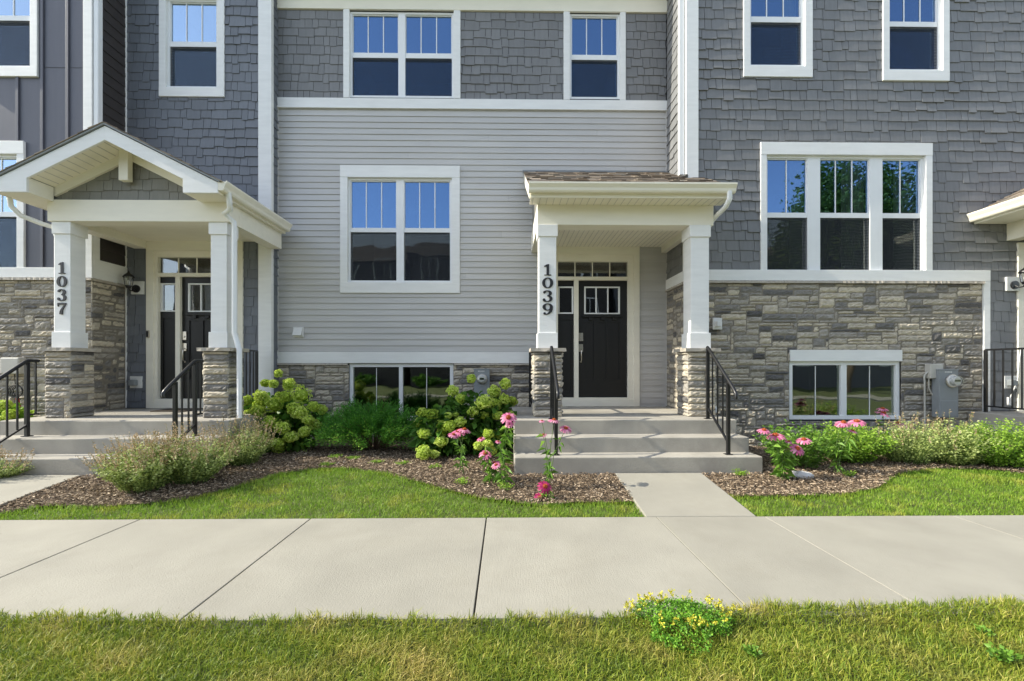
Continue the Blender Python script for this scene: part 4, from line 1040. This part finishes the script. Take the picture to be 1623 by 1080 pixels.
b = MB(); b.box(PX(1463,YR),PX(1483,YR),YR-.12,YR-.02,PZ(1472,600,YR),PZ(1472,577,YR)); b.build('box_cover','beige_box',root,.01)
b = MB(); x = PX(1463,YR); b.tube([(x-.0,YR-.07,PZ(1472,590,YR)),(x-.05,YR-.07,PZ(1472,595,YR)),(x-.035,YR-.06,1.1),(x-.02,YR-.05,.12)],.012,8); b.tube([(x+.02,YR-.07,PZ(1472,600,YR)),(x+.03,YR-.06,1.0),(x+.2,YR-.06,.7),(x+.38,YR-.06,.5)],.009,8); b.build('conduit','beige_box',root)
b = MB(); b.tube([(x+.18,YR-.08,PZ(1472,590,YR)),(x+.24,YR-.08,PZ(1472,600,YR)),(x+.31,YR-.08,PZ(1472,602,YR)),(x+.33,YR-.08,PZ(1472,590,YR))],.006,6); b.build('cable','rubber',root)
# cable box on the far left stone
root = thing('cable_box',(PX(30,YF),YF,PZ(30,592,YF)),'pale utility box with looped black cables on stone behind the left railing','utility box')
b = MB(); b.box(PX(15,YF),PX(45,YF),YF-.13,YF-.02,PZ(30,593,YF),PZ(30,567,YF)); b.build('box_cover','beige_box',root,.02)
b = MB(); x, z = PX(37,YF), PZ(37,620,YF)
for k in range(4): b.tube([(x+(.07+.01*k)*math.cos(a/12*6.283),YF-.07-.012*k,z+(.075+.008*k)*math.sin(a/12*6.283)) for a in range(13)],.006,6)
b.tube([(x-.05,YF-.07,z+.25),(x-.03,YF-.08,z+.1),(x,YF-.07,z-.05),(x+.05,YF-.07,z-.3)],.006,6); b.build('cable','rubber',root)
b = MB(); b.tube([(x+.04,YF-.12,z-.1),(x+.07,YF-.12,z-.2),(x+.08,YF-.12,.2)],.018,8); b.build('marker_post','red',root)
b = MB(); x0,x1 = PX(262,YL-.3),PX(315,YL-.3); b.box(x0,x1,6.6,7.05,.654,.668); tag(b.build('doormat','mat',None,.004),'thin dark doormat before the 1037 door','doormat')

# ============================================================ plants
def rock():
    x, y, z = G(1268,757); m = MB(); n = 12; vs = []
    for i in range(n+1):
        for j in range(n):
            a = math.pi*i/n; b_ = 2*math.pi*j/n; r = 1+.18*math.sin(3*b_+2*a)+random.uniform(-.06,.06)
            vs.append((x+.13*r*math.sin(a)*math.cos(b_), y+.07*r*math.sin(a)*math.sin(b_), z+.01+.045*r*math.cos(a)))
    m.add(vs, [(i*n+j,i*n+(j+1)%n,(i+1)*n+(j+1)%n,(i+1)*n+j) for i in range(n) for j in range(n)], smooth=False)
    tag(m.build('rock','rock'),'flat white rock in the mulch behind the pink coneflowers','rock')
rock()
def rdir(n, up=.3):
    d = rng.normal(size=(n,3)); d[:,2] = d[:,2]*.6+up; return d/np.linalg.norm(d,axis=1,keepdims=True)
def blob_pts(n, c, r, shell=.5):
    d = rng.normal(size=(n,3)); d /= np.linalg.norm(d,axis=1,keepdims=True); t = (shell+(1-shell)*rng.random(n))[:,None]
    return np.array(c)+d*t*np.array(r), d
def hydrangea(lobes, heads, label, base, leafm='hyd_leaf', nl=900, group='hydrangea bushes', hr=(.055,.085)):
    root = thing('hydrangea', base, label, 'shrub', group)
    st = MB()
    for c, r in lobes:
        for k in range(6):
            p = np.array(c)+rng.normal(size=3)*np.array(r)*.5; st.tube([(base[0]+random.uniform(-.1,.1),base[1]+random.uniform(-.05,.05),base[2]),tuple((np.array(base)+p)/2+np.array([0,0,.03])),tuple(p)],[.008,.006,.004],5)
    st.build('stem','twig',root)
    lf = MB(); tot = sum(np.prod(r)**.67 for _, r in lobes)
    for c, r in lobes:
        n = int(nl*np.prod(r)**.67/tot); p, d = blob_pts(n, c, r, .45); p[:,2] = np.maximum(p[:,2], base[2]+.03)
        dd = d*.7+rng.normal(size=(n,3))*.5+np.array([0,-.25,.15]); lf.leaves(p, dd, rng.uniform(.08,.15,n), .72, fold=.10, droop=.25)
    lf.build('foliage',leafm,root)
    heads = list(heads)
    for c, r_l in lobes:
        for k in range(9 if leafm == 'hyd_leaf' else 3):
            d = rng.normal(size=3); d[1] = -abs(d[1]); d /= np.linalg.norm(d); p = np.array(c)+d*np.array(r_l)*1.02
            if p[2] > base[2]+.08 and all(abs(p[0]-h[0])+abs(p[2]-h[2]) > .12 for h in heads): heads.append((p[0],p[1]+.13,p[2],random.uniform(.045,.07)))
    for (x,y,z,r) in heads:
        y -= .13; x -= x*.02
        r *= 1.32; h = MB(); n = 260; d = rng.normal(size=(n,3)); d /= np.linalg.norm(d,axis=1,keepdims=True); lump = (1+.17*np.sin(d[:,0]*5+x*9)*np.sin(d[:,2]*5+z*7))
        p = np.array([x,y,z])+d*(np.array([r*random.uniform(.88,1.15),r,r*random.uniform(.75,1.0)]))*(lump*rng.uniform(.78,.98,n))[:,None]
        t1 = rng.normal(size=(n,3)); tdir = np.cross(d,t1); tdir /= np.linalg.norm(tdir,axis=1,keepdims=True); sz = rng.uniform(.019,.029,n)
        tone = np.clip(rng.normal(.5,.2,n)+.18*random.uniform(-1,1),0,1)
        for q in (tdir, np.cross(d,tdir), -tdir, -np.cross(d,tdir)): h.leaves(p, q+d*.35, sz*.62, .9, rnd=tone, fold=.0)
        h.lathe((x,y,z),[(0,-r*.7),(r*.5,-r*.5),(r*.72,0),(r*.5,r*.45),(0,r*.62)],10,.05)
        h.build('flower_head','hyd_head',root)
def hp(px,py,Y,r): x,z = P(px,py,Y); return (x,Y,z,r)
# left hydrangea
heads = [hp(*a) for a in [(441,592,6.7,.045),(421,607,6.6,.05),(434,608,6.5,.05),(458,609,6.6,.07),(414,627,6.4,.075),(434,640,6.3,.10),(452,628,6.3,.075),(478,625,6.35,.10),(466,646,6.2,.07),(497,643,6.3,.065),(510,648,6.4,.06),(391,634,6.6,.06),(407,652,6.3,.08),(428,668,6.1,.075),(447,676,6.05,.07),(475,652,6.2,.08),(488,664,6.2,.06),(401,678,6.25,.07),(418,690,6.1,.065),(462,690,6.1,.07),(440,700,6.05,.06),(483,682,6.15,.06),(500,672,6.3,.055),(396,655,6.5,.06)]]
B = (PX(445,6.5),6.5,.12)
hydrangea([((PX(430,6.6),6.6,.55),(.35,.28,.35)),((PX(470,6.5),6.5,.5),(.42,.3,.33)),((PX(440,6.3),6.3,.35),(.4,.25,.25))],heads,'large hydrangea bush with lime green heads left of the juniper',B,nl=1500)
heads = [hp(*a) for a in [(747,600,6.2,.05),(718,619,6.1,.06),(731,631,6.05,.055),(767,636,5.9,.085),(783,620,6.2,.07),(801,608,6.1,.06),(750,651,5.95,.055),(800,632,6.15,.06),(812,635,6.3,.06),(685,655,6.0,.06),(670,653,6.05,.055),(711,657,5.95,.035),(722,656,6.0,.03),(712,674,5.85,.065),(729,667,5.9,.06),(699,670,5.95,.04),(789,657,6.0,.05),(767,657,6.05,.045),(673,685,5.85,.065),(700,697,5.8,.065),(774,686,5.8,.05),(758,704,5.75,.05),(773,701,5.75,.05),(672,714,5.7,.085),(688,717,5.75,.05),(780,712,5.8,.045),(700,684,5.9,.05),(664,668,6.1,.05),(785,640,6.1,.06)]]
B = (PX(735,6.05),6.05,.12)
hydrangea([((PX(745,6.1),6.1,.55),(.42,.3,.42)),((PX(700,5.95),5.95,.42),(.38,.28,.33)),((PX(785,6.1),6.1,.50),(.26,.25,.40))],heads,'large hydrangea bush with lime green heads beside the 1039 steps',B,nl=1700)
heads = [hp(*a) for a in [(8,640,6.2,.06),(18,655,6.1,.06),(3,665,6.0,.06),(22,672,6.05,.05)]]
hydrangea([((PX(2,6.2),6.2,.45),(.35,.25,.36))],heads,'bright green bush behind the left edge railing',(PX(2,6.2),6.2,.12),'bright_leaf',700)
def juniper():
    base = (PX(590,6.3),6.3,.12); root = thing('juniper', base, 'dark green spreading juniper under the basement window', 'shrub')
    st = MB(); lf = MB()
    for k in range(420):
        a = random.uniform(0,6.283); L = random.uniform(.25,1.0); rx = 1.0; ry = .50
        e = np.array([math.cos(a)*rx*L, math.sin(a)*ry*L-.05, .10+.44*(1-L**2.2)+random.uniform(-.03,.22)])
        b_ = np.array(base)+np.array([e[0]*.2,e[1]*.2,.05]); t = np.array(base)+e; mid = (b_+t)/2+np.array([0,0,.10])
        if k % 4 == 0: st.tube([tuple(b_),tuple(mid),tuple(t)],[.008,.005,.002],4)
        n = 95; s_ = rng.random(n)**.7; s_ = .3+.7*s_; p = (1-s_)[:,None]**2*b_+(2*s_*(1-s_))[:,None]*mid+(s_**2)[:,None]*t
        dr = t-mid; dr = dr/np.linalg.norm(dr); p = p+rng.normal(size=(n,3))*.028
        tone = np.clip(.15+.45*s_*L+rng.normal(0,.15,n)+(.25 if L>.8 and e[1]<0 else 0),0,1)  # front tips lighter: sunlight put into the needle tone
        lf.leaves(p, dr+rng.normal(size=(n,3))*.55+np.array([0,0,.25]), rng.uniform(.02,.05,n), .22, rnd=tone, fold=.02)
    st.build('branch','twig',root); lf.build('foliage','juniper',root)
juniper()
def bush(name, c, r, label, cat, nst, leafm, lsz, lw, spikes=0, nleaf=26, group=None, flop=.35, spread=1., spk=.12):
    root = thing(name, c, label, cat, group)
    st = MB(); lf = MB(); sp = MB()
    for k in range(nst):
        a = random.uniform(0,6.283); q = math.sqrt(random.random())
        bx_, by_ = c[0]+math.cos(a)*q*r[0]*.35, c[1]+math.sin(a)*q*r[1]*.35
        ex, ey = c[0]+math.cos(a)*q*r[0]*spread, c[1]+math.sin(a)*q*r[1]*spread; ez = c[2]+r[2]*(random.uniform(.55,1.0)*(1-flop*q*q))
        p0 = np.array([bx_,by_,c[2]]); p2 = np.array([ex,ey,ez]); p1 = np.array([(bx_+ex)/2,(by_+ey)/2,c[2]+(ez-c[2])*.65])
        if k % 2 == 0 and nst >= 24: st.tube([tuple(p0),tuple(p1),tuple(p2)],[.003,.0025,.0015],4,caps=False)
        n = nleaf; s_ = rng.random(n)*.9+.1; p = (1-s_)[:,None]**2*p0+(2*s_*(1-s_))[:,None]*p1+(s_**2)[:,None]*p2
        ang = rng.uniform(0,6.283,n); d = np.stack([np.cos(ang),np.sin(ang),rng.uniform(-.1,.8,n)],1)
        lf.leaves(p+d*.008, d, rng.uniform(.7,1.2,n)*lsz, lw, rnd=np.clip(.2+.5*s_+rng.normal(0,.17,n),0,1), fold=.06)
        if spikes and random.random() < spikes:
            dr = (p2-p1); dr /= np.linalg.norm(dr); dr = dr*.6+np.array([0,0,.8])+rng.normal(size=3)*.15; dr /= np.linalg.norm(dr); L = random.uniform(.6,1.3)*spk
            st.tube([tuple(p2),tuple(p2+dr*L)],[.0016,.001],4,caps=False)
            m_ = 20; t = rng.random(m_); sp.leaves(p2+dr*t[:,None]*L+rng.normal(size=(m_,3))*.004, rng.normal(size=(m_,3))+dr*.6, rng.uniform(.012,.021,m_), .65, fold=.1)
    if st.n: st.build('stem','stem',root)
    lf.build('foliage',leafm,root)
    if sp.n: sp.build('flower_spike','spike',root)
    return root
def gc(px, py): x,y,z = G(px,py); return (x,y,z-.01)
bush('catmint', gc(228,775), (.44,.36,.52), 'catmint clump with faded tan spikes at the left mulch end', 'perennial', 260, 'catmint', .027, .55, .65, 38, 'catmint clumps', spk=.15)
bush('catmint', gc(300,762), (.50,.36,.52), 'catmint clump with faded tan spikes before the 1037 railing', 'perennial', 260, 'catmint', .027, .55, .65, 38, 'catmint clumps', spk=.15)
bush('catmint', gc(385,735), (.40,.36,.50), 'catmint clump with tall pale spikes next to the left hydrangea', 'perennial', 170, 'catmint', .026, .55, .6, 34, 'catmint clumps',spk=.2)
bush('catmint', gc(-8,755), (.40,.22,.24), 'low catmint clump left of the 1037 path', 'perennial', 170, 'catmint', .02, .5, .4, 26, 'catmint clumps')
# right bed
bush('leafy_perennial', gc(1262,742), (.50,.42,.60), 'leafy perennial clump beside the right end of the 1039 steps', 'perennial', 150, 'cone_leaf', .055, .42, 0, 18, 'leafy perennials in the right bed')
bush('leafy_perennial', gc(1345,734), (.54,.44,.56), 'leafy perennial clump under the right basement window', 'perennial', 300, 'bright_leaf', .034, .55, 0, 26, 'leafy perennials in the right bed')
bush('catmint', gc(1440,736), (.50,.42,.58), 'catmint clump below the beige utility box', 'perennial', 230, 'catmint', .026, .5, .3, 28, 'catmint clumps')
bush('leafy_perennial', gc(1510,738), (.52,.44,.60), 'light green clump below the tall meter cabinet', 'perennial', 270, 'catmint', .03, .5, .12, 28, 'leafy perennials in the right bed')
bush('leafy_perennial', gc(1585,741), (.60,.48,.60), 'bright green bush before the right edge landing', 'perennial', 420, 'bright_leaf', .032, .55, 0, 28, 'leafy perennials in the right bed')
bush('leafy_perennial', gc(1390,700), (.75,.35,.48), 'darker leafy clump behind, close to the stone wall', 'perennial', 170, 'cone_leaf', .04, .5, 0, 24, 'leafy perennials in the right bed')
bush('leafy_perennial', gc(1225,690), (.34,.22,.30), 'dark leafy clump between the steps and the stone wall', 'perennial', 110, 'hyd_leaf', .06, .55, 0, 16, 'leafy perennials in the right bed')
# coneflowers
def coneflower(base, blooms, label, nleaf=16, petal='petal', leaf=.11, lean=0):
    """blooms: list of (x,y,z,r,tilt)"""
    root = thing('coneflower', base, label, 'flower', 'pink coneflowers')
    st = MB(); lf = MB()
    for (x,y,z,r,tilt) in blooms:
        b_ = np.array(base)+np.array([random.uniform(-.03,.03),random.uniform(-.03,.03),0]); t = np.array([x,y,z]); mid = (b_+t)/2+np.array([(b_[0]-t[0])*.2,0,.05])
        st = MB(); st.tube([tuple(b_),tuple(mid),tuple(t)],[.004,.0035,.003],5); st.build('stem','stem',root)
        n = nleaf; s_ = rng.random(n)*.7+.08; p = (1-s_)[:,None]**2*b_+(2*s_*(1-s_))[:,None]*mid+(s_**2)[:,None]*t
        ang = rng.uniform(0,6.283,n); d = np.stack([np.cos(ang),np.sin(ang),rng.uniform(-.5,.7,n)],1)
        lf.leaves(p, d, rng.uniform(.6,1.2,n)*leaf, .30, fold=.05, droop=.45)
    lf.build('foliage','cone_leaf',root)
    for (x,y,z,r,tilt) in blooms:
        f = MB(); ax = Vector((random.uniform(-.3,.3), -tilt, 1)).normalized(); u = ax.orthogonal().normalized(); v = ax.cross(u)
        n = 15
        for k in range(n):
            a = 6.283*k/n+random.uniform(-.1,.1); d = u*math.cos(a)+v*math.sin(a); sd_ = ax.cross(d); c0 = Vector((x,y,z))+d*r*.22
            c1 = c0+d*r*.45-ax*r*.05; c2 = c0+d*r*.80-ax*r*.28; w = r*.15; rn = random.random()
            f.add([tuple(q) for q in (c0-sd_*w*.6,c0+sd_*w*.6,c1+sd_*w,c1-sd_*w,c2+sd_*w*.6,c2-sd_*w*.6)], [(0,1,2,3),(3,2,4,5)], rn)
        fo = f.build('petals',petal,root)
        c = MB(); m_ = 70; i = np.arange(m_)+.5; ph = np.arccos(1-i/m_); th = i*2.4; dd = np.stack([np.sin(ph)*np.cos(th),np.sin(ph)*np.sin(th),np.cos(ph)],1)
        Mx = np.array([u,v,ax]).T; dw = dd@Mx.T; cr = r*.36
        c.leaves(np.array([x,y,z])+dw*cr*.75-np.array(ax)*cr*.2, dw, cr*.42, .5, rnd=np.clip(dd[:,2]+rng.normal(0,.15,m_),0,1), fold=0)
        cv = [tuple(Vector((x,y,z))+(u*math.cos(a_)*s2+v*math.sin(a_)*s2)*cr*.9+ax*h2*cr) for s2,h2 in ((.7,-.3),(1,.0),(.75,.45),(.2,.7)) for a_ in [6.283*j/10 for j in range(10)]]
        c.add(cv, [(j2*10+j,j2*10+(j+1)%10,(j2+1)*10+(j+1)%10,(j2+1)*10+j) for j2 in range(3) for j in range(10)], .2, True)
        c.build('cone','cone',fo)
def cf(basepx, blooms, label, **k):
    x,y,z = G(*basepx); bl_ = []
    for b_ in blooms:
        Yb = y+random.uniform(-.05,.05); X_,Z_ = P(b_[0],b_[1],Yb); bl_.append((X_,Yb,Z_,b_[2]*Yb/F,b_[3] if len(b_)>3 else .35))
    coneflower((x,y,z),bl_,label,**k)
cf((732,752),[(727,684,13,.2),(736,681,11,.1),(719,689,9,.3)],'coneflower with two wide pink blooms before the right hydrangea',nleaf=12,leaf=.09)
cf((797,742),[(806,662,13,1.0),(808,672,8,.5)],'tall pink coneflower against the left side of the 1039 steps',nleaf=24,leaf=.14)
cf((778,765),[(769,719,11,.7),(784,735,10,.5),(762,695,7,.3)],'short coneflower pair with drooping leaves on the mulch',nleaf=18,leaf=.12)
cf((800,770),[(786,737,8,.5),(790,700,5,.4)],'small coneflower leaning right of the drooping pair',nleaf=16,leaf=.11)
cf((868,776),[(878,666,10,.1),(897,679,10,.6),(859,667,5,.3),(861,689,6,.3)],'tall thin coneflower in front of the left 1039 railing',nleaf=10,leaf=.10)
cf((868,790),[(864,771,12,.9),(856,789,11,.9),(878,792,10,.9)],'crimson flowers lying low at the lawn edge',nleaf=8,leaf=.07,petal='petal_dark')
cf((1240,762),[(1211,682,10,.3),(1229,690,13,.2),(1238,692,9,.2),(1244,708,7,.5),(1274,697,11,.3),(1264,711,12,.9),(1250,700,6,.3)],'tall coneflower clump with many pink blooms right of the path',nleaf=16,leaf=.12)
cf((1325,752),[(1337,670,11,.3),(1358,668,12,.3),(1332,673,8,.3),(1352,683,7,.3)],'coneflower clump with pink blooms before the right basement window',nleaf=14,leaf=.11)
cf((1398,725),[(1400,655,11,.3),(1399,648,8,.2),(1423,671,10,.4),(1424,675,7,.3),(1441,675,9,.7)],'tallest coneflower clump on the right, blooms beside the beige box',nleaf=12,leaf=.10)
# small weeds on the mulch
for i,(a,b_) in enumerate([(530,725),(518,738),(560,728),(597,734),(637,736),(690,742)]):
    bush('ground_cover_tuft', gc(a,b_), (.10,.08,.06), 'small yellow-green tuft on the mulch, %s of six between catmint and coneflowers' % ['leftmost','second from left','third from left','fourth from left','fifth from left','rightmost'][i], 'weed', 26, 'bright_leaf', .018, .5, 0, 12, 'small tufts on the mulch')
for (a,b_,l_) in [(1195,748,'small green weed in the mulch right beside the path'),(1172,755,'small green weed just right of the path edge'),(1345,757,'small green weed before the coneflower clump in the right bed'),(735,768,'small withered weed on the mulch before the right hydrangea'),(800,775,'small dark weed at the lawn edge near the crimson flowers')]:
    bush('weed', gc(a,b_), (.09,.08,.09), l_, 'weed', 22, 'bright_leaf', .022, .5, 0, 10)
# yellow clump in the near lawn
def trefoil():
    x,y,_ = G(1082,992); root = thing('yellow_flower_clump',(x,y,0),'low yellow-flowered clump in the near lawn by the sidewalk','wildflower')
    lf = MB(); fl_ = MB(); st = MB()
    for k in range(560):
        a = random.uniform(0,6.283); q = math.sqrt(random.random())*(1+.22*math.sin(3*a+1)+.12*math.sin(7*a)); c = np.array([x+math.cos(a)*q*.235, y+math.sin(a)*q*.20, .010+.038*(1-q*q)+random.uniform(0,.03)*random.random()])
        n = 9; d = rng.normal(size=(n,3)); d[:,2] = np.abs(d[:,2])*.7; lf.leaves(c+rng.normal(size=(n,3))*.010, d, rng.uniform(.009,.017,n), .62, fold=.04)
    for k in range(60):
        a = random.uniform(0,3.3) if k < 40 else random.uniform(3.3,6.283); q = random.uniform(.7,1.12); b_ = np.array([x+math.cos(a)*q*.2, y+math.sin(a)*q*.12, .04]); t = b_+np.array([math.cos(a)*.06+random.uniform(-.03,.03),random.uniform(0,.04),random.uniform(.01,.05)])
        st.tube([tuple(b_),tuple(t)],[.0015,.001],4,caps=False)
        n = 12; d = rng.normal(size=(n,3)); d[:,2] += .5; fl_.leaves(t+rng.normal(size=(n,3))*.005, d, rng.uniform(.009,.016,n), .8, fold=.1)
    st.build('stem','stem',root); lf.build('foliage','clover',root); fl_.build('blossoms','yellow',root)
trefoil()
bush('weed', (PX(1605,1.9)*1.0,1.95,.0), (.05,.045,.05), 'bright green broadleaf weed at the bottom right of the near lawn', 'weed', 14, 'cone_leaf', .024, .7, 0, 7)

for (a,b_,l_) in [(1193,1042,'tiny bright weed low in the near lawn below the yellow-flowered clump'),(1561,1012,'small bright weed in the near lawn, upper of two at the right edge')]:
    y_ = CH*F/(b_-582); bush('weed', (PX(a,y_),y_,0), (.03,.025,.03), l_, 'weed', 12, 'cone_leaf', .018, .7, 0, 7)

# ============================================================ what the panes mirror: the row across the lawn and a tree
def across(x0, x1, label, h, wallm):
    Y = -15; root = thing('townhouse', ((x0+x1)/2, Y, 0), label, 'townhouse')
    m = MB(); m.box(x0,x1,Y-8,Y,-.05,h); m.build('wall',wallm,root)
    m = MB(); n = max(2,int((x1-x0)/2.4)); 
    p = MB()
    for k in range(n):
        xc = x0+(k+.5)*(x1-x0)/n
        for z in (1.5,4.4,7.1):
            m.box(xc-.62,xc+.62,Y,Y+.05,z-.1,z+1.6); p.box(xc-.5,xc-.03,Y+.05,Y+.06,z,z+1.5); p.box(xc+.03,xc+.5,Y+.05,Y+.06,z,z+1.5)
    m.build('window','vinyl',root); p.build('pane','blackdoor',root)
    m = MB(); m.prism([(x0-.3,Y+.5,h),(x0-.3,Y-8.5,h),(x0-.3,Y-4,h+2.2)], (x1-x0+.6,0,0)); m.build('roof','roof',root)
s = MB(); s.box(-30,30,-6.6,-5.1,-.12,0); tag(s.build('sidewalk','concrete',None,.006), kind='structure')
for i_,(x_,y_) in enumerate([(-14,-13.6),(-9.5,-13.8),(-5,-13.5),(-2.5,-13.9),(1,-13.6),(4.5,-13.8),(9,-13.6),(13,-13.7),(16,-13.5)]):
    bush('leafy_perennial',(x_,y_,-.02),(1.1,.6,.9),'dark green bush against the row across the lawn, %s from the left' % ['first','second','third','fourth','fifth','sixth','seventh','eighth','ninth'][i_],'shrub',70,'hyd_leaf',.16,.6,0,22,'bushes across the lawn')
across(-22,-7,'dark townhouse across the lawn mirrored in the left panes',8.4,'brownwall')
across(-6.5,7,'grey townhouse across the lawn mirrored in the middle panes',8.8,'brownwall')
across(7.5,26,'townhouse across the lawn mirrored in the right panes',8.0,'batten')
def tree(x, y, h, r, label):
    root = thing('tree',(x,y,0),label,'tree'); t = MB(); t.tube([(x,y,0),(x+.1,y,h*.35),(x,y,h*.8)],[.22,.16,.06],9); 
    lf = MB()
    for k in range(150):
        d = rng.normal(size=3); d /= np.linalg.norm(d); c = np.array([x,y,h*.68])+d*np.array([r,r,r*1.15])*random.uniform(.35,1); 
        if k%3==0: t.tube([(x,y,h*.4+random.uniform(0,h*.2)),tuple(c)],[.06,.015],5)
        n = 330; p = c+rng.normal(size=(n,3))*r*.13; lf.leaves(p, rng.normal(size=(n,3)), rng.uniform(.12,.22,n), .7)
    t.build('trunk','bark',root); lf.build('crown','tree_leaf',root)
tree(17.6,-9,11.4,3.3,'leafy tree mirrored in the triple window'); tree(12.5,-12.5,7.5,2.0,'smaller leafy tree mirrored beside the larger one')
for o in list(bpy.data.objects):
    if '_o' in o: del o['_o']
